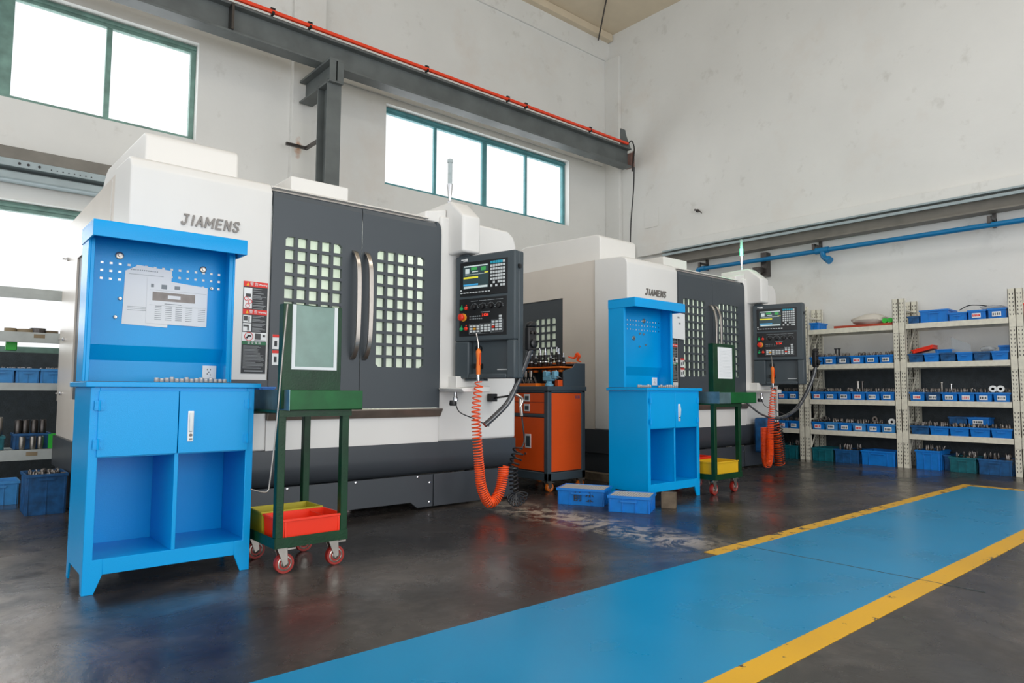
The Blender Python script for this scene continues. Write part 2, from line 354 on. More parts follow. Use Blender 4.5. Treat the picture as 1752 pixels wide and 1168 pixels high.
def grid_holes(bm, xs0, xs1, zs0, zs1, gx, gz, nx, nz, px_, pz, hw, hh, y0, y1, cham=0.02, axis='y'):
    """panel xs0..xs1 x zs0..zs1 with nx x nz rectangular openings; gx,gz = lower left corner of the first one"""
    def cuts(a, b, g, n, p, w):
        c = [a]
        for i in range(n): c += [g + i * p, g + i * p + w]
        return c + [b]
    X = cuts(xs0, xs1, gx, nx, px_, hw); Z = cuts(zs0, zs1, gz, nz, pz, hh)
    def P(x, y, z): return (x, y, z) if axis == 'y' else (y, x, z)
    V = {}
    def vt(i, j, k):
        if (i, j, k) not in V: V[(i, j, k)] = bm.verts.new(P(X[i], (y0, y1)[k], Z[j]))
        return V[(i, j, k)]
    hole = lambda i, j: i % 2 == 1 and j % 2 == 1 and 0 < i < len(X) - 1 and 0 < j < len(Z) - 1
    nI, nJ = len(X) - 1, len(Z) - 1
    for i in range(nI):
        for j in range(nJ):
            if not hole(i, j):
                for k in (0, 1): bm.faces.new([vt(i, j, k), vt(i + 1, j, k), vt(i + 1, j + 1, k), vt(i, j + 1, k)])
            for (a, b, other) in (((i, j), (i, j + 1), (i - 1, j)), ((i, j), (i + 1, j), (i, j - 1))):
                oth = None if other[0] < 0 or other[1] < 0 else hole(*other)
                if oth is None or oth != hole(i, j):
                    bm.faces.new([vt(*a, 0), vt(*b, 0), vt(*b, 1), vt(*a, 1)])
    for j in range(nJ): bm.faces.new([vt(nI, j, 0), vt(nI, j + 1, 0), vt(nI, j + 1, 1), vt(nI, j, 1)])
    for i in range(nI): bm.faces.new([vt(i, nJ, 0), vt(i + 1, nJ, 0), vt(i + 1, nJ, 1), vt(i, nJ, 1)])
    if cham:
        xl, xr, zb, zt = X[1], X[-2], Z[1], Z[-2]
        for (cx, cz, sx, sz) in ((xl, zb, 1, 1), (xr, zb, -1, 1), (xl, zt, 1, -1), (xr, zt, -1, -1)):
            tri = [(cx, cz), (cx + sx * cham, cz), (cx, cz + sz * cham)]
            prism(bm, tri, axis, y0 + 0.0005, y1 - 0.0005)
    return bm

# ================================================================== SETTING
WY, WX, CZ, DADO = 9.25, 10.6, 8.45, 1.39
bm = bm_(); B(bm, -6, WX + 0.3, -5, WY + 0.3, -0.2, 0.0); struct('floor', bm, 'floor')
bm = bm_(); B(bm, -6, WX + 0.3, -5, WY + 0.3, CZ, CZ + 0.2); struct('ceiling', bm, 'ceiling')
# left wall with three window openings
wins = [(-2.2, 2.53, 4.22, 5.52), (5.33, 9.44, 4.22, 5.52), (-2.4, 3.2, 1.39, 3.08)]
def wall_pieces(bm, z0, z1, holes, y0, y1):
    xs = sorted({-6, WX + 0.3} | {h[0] for h in holes} | {h[1] for h in holes})
    zs = sorted({z0, z1} | {min(max(h[2], z0), z1) for h in holes} | {min(max(h[3], z0), z1) for h in holes})
    for a, b in zip(xs, xs[1:]):
        for c, d in zip(zs, zs[1:]):
            mx, mz = (a + b) / 2, (c + d) / 2
            if not any(h[0] < mx < h[1] and h[2] < mz < h[3] for h in holes): B(bm, a, b, y0, y1, c, d)
bm = bm_(); wall_pieces(bm, DADO, CZ, wins, WY, WY + 0.3); bmesh.ops.remove_doubles(bm, verts=bm.verts, dist=1e-5)
struct('wall_left', bm, 'plaster')
bm = bm_(); B(bm, -6, WX + 0.3, WY, WY + 0.3, 0, DADO); struct('wall_left_dado', bm, 'dado')
bm = bm_(); B(bm, WX, WX + 0.3, -5, WY, DADO, CZ); struct('wall_right', bm, 'plaster')
bm = bm_(); B(bm, WX, WX + 0.3, -5, WY, 0, DADO); struct('wall_right_dado', bm, 'dado')
bm = bm_(); B(bm, -6, WX, WY - 0.035, WY, 7.90, 8.30); struct('trim_1', bm, 'plaster')           # ring beam band
bm = bm_(); B(bm, 3.77, 4.25, WY - 0.09, WY, DADO, 7.90); struct('trim_2', bm, 'plaster', 0.01)    # pilaster behind the crane post
bm = bm_(); B(bm, WX - 0.09, WX, 8.88, WY, DADO, 7.90); struct('trim_3', bm, 'plaster', 0.01)      # corner pilaster
bm = bm_(); B(bm, WX - 0.10, WX, -5, 8.42, 3.62, 3.80); struct('trim_4', bm, 'plaster', 0.006)      # ledge over the right beam
bm = bm_(); B(bm, -6, WX - 0.02, WY - 0.16, WY - 0.02, 8.30, CZ); struct('trim_5', bm, 'ceiling', 0.01) # gutter under the roof
bm = bm_(); B(bm, WX - 0.012, WX, 7.98, 8.31, 4.18, 4.56); struct('trim_6', bm, 'plaster', 0.004)   # flush cover plate on the right wall
# windows
def window(n, x0, x1, z0, z1, mull, fm, fw_=0.045, thick=()):
    root = bpy.data.objects.new('window_%d' % n, None); col.objects.link(root); root['kind'] = 'structure'
    root.location = ((x0 + x1) / 2, WY + 0.12, z0)
    cx = (x0 + x1) / 2; X0, X1, H = x0 - cx, x1 - cx, z1 - z0
    bm = bm_(); B(bm, X0, X1, 0, 0.07, 0, 0.07); B(bm, X0, X1, 0, 0.07, H - 0.10, H); B(bm, X0, X0 + 0.06, 0, 0.07, 0.07, H - 0.10); B(bm, X1 - 0.06, X1, 0, 0.07, 0.07, H - 0.10)
    B(bm, X0, X1, 0.0, -0.02, H - 0.06, H - 0.03)
    ob('window_frame', bm, fm, root, 0.004)
    edges = [X0 + 0.06] + [q - cx for q in mull] + [X1 - 0.06]
    for q in mull:
        w = (0.17 if n == 1 else 0.10) if q in thick else fw_
        bm = bm_(); B(bm, q - cx - w / 2, q - cx + w / 2, 0.01, 0.06, 0.07, H - 0.10); ob('mullion', bm, fm, root, 0.004)
    for a, b in zip(edges, edges[1:]):
        bm = bm_(); B(bm, a, b, 0.035, 0.041, 0.07, H - 0.10); ob('window_pane', bm, 'glass', root)
    return root
window(1, *wins[0], [-0.7, 0.50, 1.53], 'frame2', 0.06, (0.50,))
window(2, *wins[1], [6.36, 7.42, 8.42], 'frame', 0.05, (7.42,))
window(3, *wins[2], [-1.2, 1.9], 'frame2', 0.05)

# painted walkway
bm = bm_(); B(bm, -4, 8.60, 1.40, 2.40, 0, 0.002); B(bm, 7.75, 8.60, -4, 1.40, 0, 0.002)
o = struct('walkway_paint', bm, 'walk')
bm = bm_(); B(bm, -4, 7.75, 1.285, 1.40, 0, 0.0025); B(bm, 7.63, 7.75, -4, 1.285, 0, 0.0025); struct('walkway_line_near', bm, 'line')
bm = bm_(); B(bm, 3.75, 8.72, 2.40, 2.50, 0, 0.0025); B(bm, 8.60, 8.72, -4, 2.40, 0, 0.0025); struct('walkway_line_far', bm, 'lineworn')
# saw joint across the floor
bm = bm_(); B(bm, 4.10, 4.11, 1.1, 2.6, 0, 0.0028); struct('floor_joint', bm, 'dado')

# crane runway on the left wall
cr = thing('crane_runway_beam', 'long grey steel crane runway beam high along the window wall, with an orange conductor rail', 'beam', (3.9, 8.4, 5.38))
L0, L1 = -6.0, 6.42
bm = bm_(); B(bm, L0, L1, 0.10, 0.125, 0.03, 0.37); ob('web', bm, 'beam', cr)
bm = bm_(); B(bm, L0, L1, 0.0, 0.22, 0.0, 0.03); ob('bottom_flange', bm, 'beam', cr, 0.004)
bm = bm_(); B(bm, L0, L1, 0.0, 0.22, 0.35, 0.38); ob('top_flange', bm, 'beam', cr, 0.004)
bm = bm_(); B(bm, L0, L1, 0.08, 0.14, 0.38, 0.43); ob('crane_rail', bm, 'dsteel', cr)
bm = bm_(); B(bm, L0, L1 - 0.15, -0.06, -0.015, 0.40, 0.445); ob('conductor_rail', bm, 'rail', cr, 0.008)
for x in (-1.35, -0.75, -0.25, 1.6, 3.2, 3.6, 5.2):
    bm = bm_(); B(bm, x - 0.015, x + 0.015, -0.068, 0.0, 0.385, 0.42); B(bm, x - 0.03, x + 0.03, -0.05, -0.02, 0.445, 0.475); ob('rail_clip', bm, 'black', cr)
bm = bm_(); prism(bm, [(-0.16, 0.38), (0.14, 0.38), (0.0, 0.62), (-0.03, 0.72), (-0.16, 0.72)], 'y', 0.03, 0.05); shift(bm, L1 - 0.12, 0, 0); ob('end_stop', bm, 'beam', cr)
bm = bm_(); B(bm, L1, L1 + 0.10, 0.0, 0.2, 0.02, 0.30); B(bm, L1 + 0.02, L1 + 0.06, -0.03, 0.0, 0.05, 0.33); ob('end_buffer', bm, 'bufbrown', cr, 0.01)
bm = bm_(); tube(bm, smoothpath([(L1 - 0.12, 0.0, 0.42), (L1 - 0.06, -0.05, 0.5), (L1 + 0.02, -0.05, 0.40), (L1 + 0.0, -0.06, 0.2), (L1 - 0.03, -0.04, -0.1)]), 0.012); ob('feed_cable', bm, 'cable', cr, smooth=True)
bm = bm_(); B(bm, -1.25, -1.22, -0.03, 0.1, 0.03, 0.36); ob('stiffener', bm, 'dsteel', cr)
cb = bm_(); tube(cb, smoothpath([(10.30, 8.32, 5.36), (10.30, 8.34, 4.9), (10.29, 8.40, 4.3), (10.28, 8.42, 3.7), (10.30, 8.45, 3.2)]), 0.012)
tag(ob('hanging_cable', cb, 'cable', smooth=True), 'thin black cable hanging from the end of the crane runway in the corner', 'cable')

ps = thing('crane_support_post', 'grey steel H-section post under the crane runway, rising behind the nearer machine', 'post', (3.95, 8.38, 0))
bm = bm_(); B(bm, -0.10, 0.10, -0.16, -0.14, 0, 5.1); B(bm, -0.10, 0.10, 0.12, 0.14, 0, 5.1); B(bm, -0.012, 0.012, -0.14, 0.12, 0, 5.1); ob('column', bm, 'beam', ps, 0.002)
bm = bm_(); B(bm, -0.10, 0.10, -0.22, 0.74, 5.05, 5.075); B(bm, -0.10, 0.10, -0.22, 0.74, 5.345, 5.375); B(bm, -0.01, 0.01, -0.22, 0.74, 5.075, 5.345); B(bm, -0.1, 0.1, -0.22, -0.205, 5.075, 5.345)
ob('corbel', bm, 'beam', ps, 0.002)
bm = bm_(); B(bm, -0.32, -0.02, 0.60, 0.64, 4.36, 4.40); B(bm, -0.05, -0.01, 0.14, 0.64, 4.36, 4.40); ob('wall_bracket', bm, 'dsteel', ps)
def rust_material():
    m_ = bpy.data.materials.new('rust_stained_plaster'); m_.use_nodes = True; nt = m_.node_tree; b = nt.nodes['Principled BSDF']; b.inputs['Roughness'].default_value = 0.85
    tc = nt.nodes.new('ShaderNodeTexCoord'); mp = nt.nodes.new('ShaderNodeMapping'); mp.inputs['Location'].default_value = (-3.87 * 8, -9.15, -4.42 * 3.1); mp.inputs['Scale'].default_value = (8, 1, 3.1)
    nt.links.new(tc.outputs['Object'], mp.inputs[0]); n = nt.nodes.new('ShaderNodeTexNoise'); n.inputs['Scale'].default_value = 9; n.inputs['Detail'].default_value = 6; nt.links.new(tc.outputs['Object'], n.inputs['Vector'])
    ln = nt.nodes.new('ShaderNodeVectorMath'); ln.operation = 'LENGTH'; nt.links.new(mp.outputs[0], ln.inputs[0])
    ad = nt.nodes.new('ShaderNodeMath'); ad.operation = 'ADD'; nt.links.new(ln.outputs['Value'], ad.inputs[0]); nt.links.new(n.outputs['Fac'], ad.inputs[1])
    r_ = nt.nodes.new('ShaderNodeValToRGB'); e = r_.color_ramp.elements; e[0].position = 0.55; e[0].color = S(190, 138, 100) + (1,); e[1].position = 1.0; e[1].color = S(226, 226, 222) + (1,)
    nt.links.new(ad.outputs[0], r_.inputs[0]); nt.links.new(r_.outputs[0], b.inputs['Base Color']); return m_
M['rust'] = rust_material()
bm = bm_(); B(bm, 3.772, 4.06, WY - 0.092, WY - 0.09, 4.05, 4.80); o = struct('trim_7', bm, 'rust')

# conduit under the beam on the wall
bm = bm_(); B(bm, 4.4, 10.4, WY - 0.03, WY, 5.62, 5.70); tag(ob('wall_conduit', bm, 'mwhite', bevel=0.01), 'pale cable trunking on the wall above the wide four-pane window', 'trunking')

# lower runway on both walls
lb = thing('lower_steel_beam', 'grey steel beam with pale perforated channel below, on the window wall left of the nearer machine', 'beam', (0.0, 9.0, 3.25))
bm = bm_(); B(bm, -6, 2.2, 0.02, 0.22, 0.225, 0.36); ob('upper_channel', bm, 'beam3', lb, 0.004)
bm = bm_(); B(bm, -6, 2.2, 0.0, 0.24, 0.14, 0.222); ob('perforated_strip', bm, 'beam2', lb, 0.004)
bm = bm_(); B(bm, -6, 2.2, 0.03, 0.22, 0.0, 0.10); ob('cable_channel', bm, 'beam2', lb, 0.02)
bm = bm_()
for x in (0.68, 0.76, 0.86): cyl(bm, (x, 0.0, 0.18), 0.014, -0.008, 'y', 12)
for i in range(8): cyl(bm, (0.97 + i * 0.055, 0.0, 0.17), 0.007, -0.004, 'y', 8)
ob('bolt_row', bm, 'black', lb)
rb = thing('lower_steel_beam', 'grey steel I-beam along the right wall over the blue air pipe', 'beam', (10.36, 0, 3.36))
bm = bm_(); B(bm, 0.10, 0.12, -5, 7.72, 0.02, 0.24); ob('web', bm, 'beam3', rb)
bm = bm_(); B(bm, 0.0, 0.22, -5, 7.72, 0.0, 0.022); ob('bottom_flange', bm, 'beam3', rb)
bm = bm_(); B(bm, 0.0, 0.22, -5, 7.72, 0.235, 0.26); ob('top_flange', bm, 'beam2', rb)
bm = bm_(); B(bm, -0.005, 0.03, -5, 7.72, 0.16, 0.20); ob('lip', bm, 'beam2', rb)
# blue compressed-air pipe
pp = thing('air_pipe', 'long blue compressed-air pipe under the beam on the right wall, with elbow and tee', 'pipe', (10.36, 0, 3.17))
bm = bm_(); tube(bm, [(0, -5, 0), (0, 6.86, 0)], 0.036, 16); ob('straight_pipe', bm, 'pipe', pp, smooth=True)
bm = bm_(); tube(bm, smoothpath([(0, 6.80, 0), (0, 6.90, 0), (0, 6.95, -0.04), (0, 6.95, -0.28)]), 0.044, 16); ob('elbow', bm, 'pipe', pp, smooth=True)
bm = bm_(); tube(bm, [(0, 4.63, 0), (0, 4.83, 0)], 0.05, 16); tube(bm, smoothpath([(0, 4.72, 0), (-0.02, 4.70, -0.1), (-0.05, 4.62, -0.17)]), 0.042, 16); tube(bm, [(-0.05, 4.63, -0.15), (-0.065, 4.58, -0.19)], 0.055, 16); ob('tee_branch', bm, 'pipe', pp, smooth=True)
for y in (6.9, 4.85, 2.55, 0.3):
    bm = bm_(); B(bm, -0.03, 0.24, y - 0.02, y + 0.02, 0.08, 0.115); B(bm, -0.04, -0.0, y - 0.02, y + 0.02, 0.02, 0.115); B(bm, 0.2, 0.24, y - 0.02, y + 0.02, 0.0, 0.19); ob('pipe_bracket', bm, 'dsteel', pp)
bm = bm_(); B(bm, 0.1, 0.24, 5.70, 5.80, -0.26, 0.14); B(bm, -0.06, 0.20, 5.74, 5.86, -0.2, -0.12); ob('clamp_block', bm, 'dsteel', pp)
hk = bm_(); lathe(hk, [(0.03, 0), (0.03, 0.03), (0.012, 0.04), (0.012, 0.09), (0.02, 0.10)], (WX, 7.09, 4.30), 'x', 12); 
for v in hk.verts: v.co.x = 2 * WX - v.co.x
tube(hk, [(WX - 0.08, 7.09, 4.30), (WX - 0.08, 7.0, 4.26), (WX - 0.08, 6.96, 4.22)], 0.01); tag(ob('wall_fitting', hk, 'dsteel', smooth=True), 'small metal fitting on the bare right wall', 'fitting')
dr = bm_(); tube(dr, [(9.4, 8.2, CZ), (10.2, 9.15, 8.22)], 0.015); tag(ob('roof_tie_rod', dr, 'dsteel', smooth=True), 'thin dark tie rod running to the roof corner', 'rod')

# ================================================================== MACHINES
def bmB(*a): b = bm_(); B(b, *a); return b
STROKES = {'J': [[(0.2, 1), (0.85, 1)], [(0.62, 1), (0.62, 0.22), (0.45, 0.0), (0.15, 0.0), (0.02, 0.2)]], 'I': [[(0.5, 0), (0.5, 1)]],
           'A': [[(0.02, 0), (0.5, 1), (0.98, 0)], [(0.2, 0.33), (0.8, 0.33)]], 'M': [[(0.05, 0), (0.05, 1), (0.5, 0.3), (0.95, 1), (0.95, 0)]],
           'E': [[(0.9, 1), (0.12, 1), (0.12, 0), (0.9, 0)], [(0.12, 0.52), (0.8, 0.52)]], 'N': [[(0.08, 0), (0.08, 1), (0.92, 0), (0.92, 1)]],
           'S': [[(0.9, 0.82), (0.7, 1), (0.3, 1), (0.1, 0.8), (0.25, 0.57), (0.75, 0.43), (0.9, 0.2), (0.7, 0), (0.3, 0), (0.08, 0.18)]]}
def stroke_letters(word, width, height, stroke, depth, slant):
    """bold block lettering built from bars, in the xz plane facing -y"""
    bm = bm_(); widths = [0.45 if c == 'I' else 1.25 if c == 'M' else 1.0 for c in word]; gap = 0.42
    unit = width / (sum(widths) + gap * (len(word) - 1)); x = -width / 2; n_ = 0
    for c, w in zip(word, widths):
        for line in STROKES[c]:
            pts = [Vector((x + px * w * unit, -height / 2 + stroke / 2 + pz * (height - stroke))) for px, pz in line]
            for a, b in zip(pts, pts[1:]):
                d = (b - a).normalized(); nv = Vector((-d.y, d.x)) * stroke / 2; a2, b2 = a - d * stroke * 0.35, b + d * stroke * 0.35; n_ += 1
                q = [a2 + nv, b2 + nv, b2 - nv, a2 - nv]; prism(bm, [(p.x + p.y * slant, p.y) for p in q], 'y', -depth - 0.0001 * (n_ % 5), 0.0)
        x += (w + gap) * unit
    return bm
def make_sign(parent, x0, z1, w, h, y):
    sg = ob('warning_sign', bmB(x0, x0 + w, y - 0.003, y, z1 - h, z1), 'signblack', parent)
    def rect(bm, u0, u1, v0, v1, d=0.0045): B(bm, x0 + u0 * w, x0 + u1 * w, y - d, y - 0.003, z1 - v1 * h, z1 - v0 * h)
    for v0, v1 in ((0.0, 0.058), (0.305, 0.36)):
        bm = bm_(); rect(bm, 0, 1, v0, v1); ob('red_header', bm, 'signred', sg)
        bm = text_bm('警 告', 0.026, 0.0005); shift(bm, x0 + 0.43 * w, y - 0.0055, z1 - (v0 + v1) / 2 * h); t = text_bm('Warning', 0.017, 0.0005, 0, 0.0004); join(bm, shift(t, x0 + 0.8 * w, y - 0.0055, z1 - (v0 + v1) / 2 * h)); ob('header_lettering', bm, 'white', sg)
        bm = bm_(); zc = z1 - (v0 + v1) / 2 * h; prism(bm, [(x0 + 0.11 * w, zc - 0.012), (x0 + 0.23 * w, zc - 0.012), (x0 + 0.17 * w, zc + 0.012)], 'y', y - 0.006, y - 0.003); ob('hazard_triangle', bm, 'signyel', sg)
    bm = bm_(); rect(bm, 0.02, 0.36, 0.07, 0.295); rect(bm, 0.02, 0.36, 0.37, 0.45); rect(bm, 0.02, 0.36, 0.457, 0.545); rect(bm, 0.0, 1.0, 0.555, 0.65); ob('pictogram_panel', bm, 'white', sg)
    bm = bm_(); rect(bm, 0.1, 0.3, 0.135, 0.17, 0.006); rect(bm, 0.04, 0.2, 0.38, 0.43, 0.006); rect(bm, 0.24, 0.28, 0.385, 0.44, 0.006); rect(bm, 0.04, 0.26, 0.475, 0.495, 0.006); rect(bm, 0.2, 0.26, 0.49, 0.535, 0.006); rect(bm, 0.52, 0.76, 0.565, 0.63, 0.006); rect(bm, 0.84, 0.95, 0.575, 0.60, 0.006); rect(bm, 0.5, 0.97, 0.637, 0.645, 0.006)
    tube(bm, [(x0 + 0.18 * w, y - 0.006, z1 - 0.62 * h), (x0 + 0.26 * w, y - 0.006, z1 - 0.59 * h), (x0 + 0.36 * w, y - 0.006, z1 - 0.595 * h)], 0.006, 6)
    ob('pictogram', bm, 'black', sg)
    bm = bm_()
    for u, v, rr in ((0.12, 0.19, 0.013), (0.28, 0.22, 0.013), (0.18, 0.265, 0.014), (0.27, 0.60, 0.029)):
        c = Vector((x0 + u * w, y - 0.0065, z1 - v * h)); tube(bm, [c + Vector((rr * math.cos(t), 0, rr * math.sin(t))) for t in [2 * PI * k / 20 for k in range(21)]], 0.0022, 5, False)
    ob('prohibition_ring', bm, 'signred', sg)
    bm = bm_(); rect(bm, 0, 1, 0.652, 0.688); ob('green_header', bm, 'signgreen', sg)
    ob('header_lettering', shift(text_bm('安 全 规 程', 0.02, 0.0005), x0 + w / 2, y - 0.0055, z1 - 0.67 * h), 'white', sg)
    bm = bm_(); rn = random.Random(3)
    for a, b in ((0.075, 0.295), (0.372, 0.545)):
        v = a
        while v < b: rect(bm, 0.4, 0.4 + rn.uniform(0.3, 0.57), v, v + 0.006, 0.005); v += rn.choice([0.012, 0.012, 0.024])
    v = 0.70
    while v < 0.945: rect(bm, 0.06, 0.06 + rn.uniform(0.45, 0.88), v, v + 0.005, 0.005); v += 0.0125
    rect(bm, 0.12, 0.88, 0.965, 0.98, 0.005); ob('printed_lines', bm, 'greyink', sg)
    return sg

def make_pendant(parent, loc, rz):
    w, h, th = 0.64, 1.065, 0.13
    cs = bm_()
    V = [(0.0, 0.0), (0.24 * w, 0.04 * h), (0.87 * w, 0.04 * h), (0.87 * w, 0.30 * h), (0.24 * w, 0.30 * h)]
    B(cs, 0, w, 0.06, th, 0, h); B(cs, 0, w, 0, 0.06, 0.30 * h, h); B(cs, 0, 0.24 * w, 0, 0.06, 0, 0.30 * h); B(cs, 0.87 * w, w, 0, 0.06, 0, 0.30 * h); B(cs, 0.24 * w, 0.87 * w, 0, 0.06, 0, 0.04 * h)
    case = ob('control_pendant', cs, 'pend', parent, 0.012, loc=loc, rot=(0, 0, rz))
    def rect(bm, u0, u1, v0, v1, d0=0.004, d1=0.0): B(bm, u0 * w, u1 * w, -d0, -d1, (1 - v1) * h, (1 - v0) * h)
    bm = bm_(); rect(bm, 0.085, 0.885, 0.055, 0.335, 0.004); ob('display_bezel', bm, 'black', case, 0.003)
    bm = bm_(); rect(bm, 0.08, 0.875, 0.355, 0.66, 0.004); ob('operator_panel', bm, 'black', case, 0.003)
    bm = bm_(); rect(bm, 0.14, 0.575, 0.085, 0.275, 0.0055, 0.003); ob('screen', bm, 'screen', case)
    bm = bm_(); rect(bm, 0.16, 0.56, 0.087, 0.097, 0.0065, 0.0055); rect(bm, 0.16, 0.56, 0.255, 0.272, 0.0065, 0.0055); rect(bm, 0.30, 0.40, 0.135, 0.142, 0.0065, 0.0055); rect(bm, 0.18, 0.54, 0.158, 0.161, 0.0065, 0.0055); rect(bm, 0.18, 0.25, 0.11, 0.15, 0.0065, 0.0055); ob('screen_graphic', bm, 'scrlit', case)
    bm = bm_(); rect(bm, 0.15, 0.40, 0.178, 0.192, 0.0065, 0.0055); rect(bm, 0.51, 0.57, 0.148, 0.156, 0.0065, 0.0055); ob('screen_graphic', bm, 'scryel', case)
    bm = bm_(); rect(bm, 0.15, 0.40, 0.236, 0.25, 0.0065, 0.0055); ob('screen_graphic', bm, 'scrblu', case)
    bm = bm_(); rect(bm, 0.45, 0.53, 0.105, 0.135, 0.0065, 0.0055); rect(bm, 0.28, 0.38, 0.103, 0.125, 0.0065, 0.0055); ob('screen_graphic', bm, 'scrgrn', case)
    bm = bm_()
    for j in range(8):
        for i in range(6):
            if j == 0 and i < 5: continue
            if j >= 6 and ((i + j) % 2 == 0) and i < 4: continue
            u = 0.61 + i * 0.041; v = 0.072 + j * 0.0265; rect(bm, u, u + 0.03, v, v + 0.018, 0.009, 0.003)
    ob('keypad', bm, 'keyw', case)
    bm = bm_()
    for i in range(5): u = 0.61 + i * 0.041; rect(bm, u, u + 0.033, 0.070, 0.090, 0.009, 0.003)
    ob('function_keys', bm, 'keyb', case)
    bm = bm_()
    for i in range(10): u = 0.10 + i * 0.052; rect(bm, u, u + 0.033, 0.303, 0.311, 0.008, 0.003)
    rect(bm, 0.095, 0.12, 0.28, 0.292, 0.008, 0.003); ob('soft_keys', bm, 'keyw', case)
    def key_block(bm, u0, v0, ni, nj, skip=()):
        for i in range(ni):
            for j in range(nj):
                if (i, j) in skip: continue
                rect(bm, u0 + i * 0.058, u0 + i * 0.058 + 0.042, v0 + j * 0.0205, v0 + j * 0.0205 + 0.015, 0.009, 0.003)
    bm = bm_(); key_block(bm, 0.27, 0.575, 3, 3, ((1, 1),)); key_block(bm, 0.455, 0.573, 3, 3); key_block(bm, 0.64, 0.547, 3, 4, ((0, 2),)); key_block(bm, 0.756, 0.505, 1, 2); ob('machine_keys', bm, 'keyw', case)
    bm = bm_(); rect(bm, 0.328, 0.37, 0.5955, 0.6105, 0.009, 0.003); ob('amber_key', bm, 'btnyel', case)
    bm = bm_(); rect(bm, 0.64, 0.682, 0.588, 0.603, 0.009, 0.003); ob('red_key', bm, 'btnred', case)
    bm = bm_()
    for (a, b, c, d) in ((0.255, 0.435, 0.565, 0.642), (0.442, 0.62, 0.563, 0.642), (0.628, 0.812, 0.538, 0.636)):
        rect(bm, a, b, c, c + 0.0015, 0.006, 0.004); rect(bm, a, b, d, d + 0.0015, 0.006, 0.004); rect(bm, a, a + 0.003, c, d, 0.006, 0.004); rect(bm, b, b + 0.003, c, d, 0.006, 0.004)
    for i in range(7):
        for v in (0.502, 0.522): cyl(bm, ((0.27 + i * 0.033) * w, -0.005, (1 - v) * h), 0.006, -0.001, 'y', 10)
    for u in (0.34, 0.48, 0.62, 0.755):
        rect(bm, u - 0.06, u + 0.06, 0.376, 0.380, 0.006, 0.004)
        for k in range(9):
            a = PI * k / 8; c = ((u * w) + 0.04 * math.cos(a), -0.005, (1 - 0.435) * h + 0.036 * math.sin(a) + 0.002); cyl(bm, c, 0.0035, -0.001, 'y', 6)
    rect(bm, 0.45, 0.60, 0.468, 0.474, 0.006, 0.004); ob('panel_markings', bm, 'ink', case)
    for u in (0.34, 0.48, 0.62, 0.755):
        bm = bm_(); lathe(bm, [(0.022, 0), (0.020, -0.02), (0.016, -0.022)], (u * w, -0.004, (1 - 0.428) * h), 'y', 18); B(bm, u * w - 0.003, u * w + 0.003, -0.03, -0.024, (1 - 0.428) * h - 0.016, (1 - 0.428) * h + 0.016); ob('rotary_knob', bm, 'rubber', case, smooth=True)
    bm = bm_(); rect(bm, 0.455, 0.60, 0.485, 0.507, 0.006, 0.004); ob('digit_display', bm, 'black', case)
    ob('display_digits', shift(text_bm('2124', 0.032, 0.0004, 0, 0.0008, 1.1), 0.525 * w, -0.0065, (1 - 0.496) * h), 'ledred', case)
    bm = bm_(); lathe(bm, [(0.034, 0), (0.034, -0.006)], (0.155 * w, -0.004, (1 - 0.505) * h), 'y', 24); ob('stop_ring', bm, 'btnyel', case, smooth=True)
    bm = bm_(); lathe(bm, [(0.018, 0), (0.018, -0.02), (0.03, -0.024), (0.03, -0.036), (0.02, -0.042)], (0.15 * w, -0.008, (1 - 0.505) * h), 'y', 24); ob('emergency_stop', bm, 'btnred', case, smooth=True)
    for u, v, mm in ((0.125, 0.435, 'btngrn'), (0.205, 0.432, 'btnred'), (0.125, 0.60, 'btngrn'), (0.205, 0.598, 'btnred')):
        bm = bm_(); lathe(bm, [(0.016, 0), (0.016, -0.012), (0.012, -0.015)], (u * w, -0.004, (1 - v) * h), 'y', 18); cyl(bm, (u * w, -0.004, (1 - v + 0.025) * h), 0.006, -0.004, 'y', 10); ob('push_button', bm, mm, case, smooth=True)
    bm = bm_(); rect(bm, 0.10, 0.17, 0.028, 0.036, 0.0015); rect(bm, 0.17, 0.21, 0.024, 0.040, 0.0015); rect(bm, 0.14, 0.21, 0.045, 0.048, 0.0052); ob('maker_badge', bm, 'white', case)
    bm = bm_(); rect(bm, 0.66, 0.84, 0.925, 0.932, -0.055, -0.0601); ob('tray_badge', bm, 'keyw', case)
    bm = bm_(); lathe(bm, [(0.03, 0), (0.03, -0.03), (0.02, -0.03)], (0.36 * w, 0.06, 0.24 * h), 'y', 16); B(bm, 0.30 * w, 0.42 * w, 0.02, 0.06, 0.08 * h, 0.12 * h); ob('gun_holster', bm, 'black', case, 0.003)
    bm = bm_(); B(bm, w, w + 0.018, 0.04, 0.07, 0.86 * h, 0.89 * h); ob('side_latch', bm, 'black', case)
    bm = bm_(); B(bm, 0.02, 0.12, 0.02, th - 0.02, h, h + 0.02); B(bm, 0.10, 0.30, 0.02, 0.09, -0.02, 0.0); ob('mount_plate', bm, 'pend', case, 0.004)
    return case

def tool_holder(bm, c, s=1.0):
    lathe(bm, [(0.008 * s, 0), (0.010 * s, 0.02 * s), (0.022 * s, 0.075 * s), (0.031 * s, 0.08 * s), (0.031 * s, 0.09 * s), (0.026 * s, 0.093 * s), (0.026 * s, 0.10 * s), (0.031 * s, 0.103 * s), (0.031 * s, 0.113 * s), (0.02 * s, 0.118 * s), (0.018 * s, 0.16 * s), (0.012 * s, 0.165 * s), (0.006 * s, 0.19 * s)], c, 'z', 14)

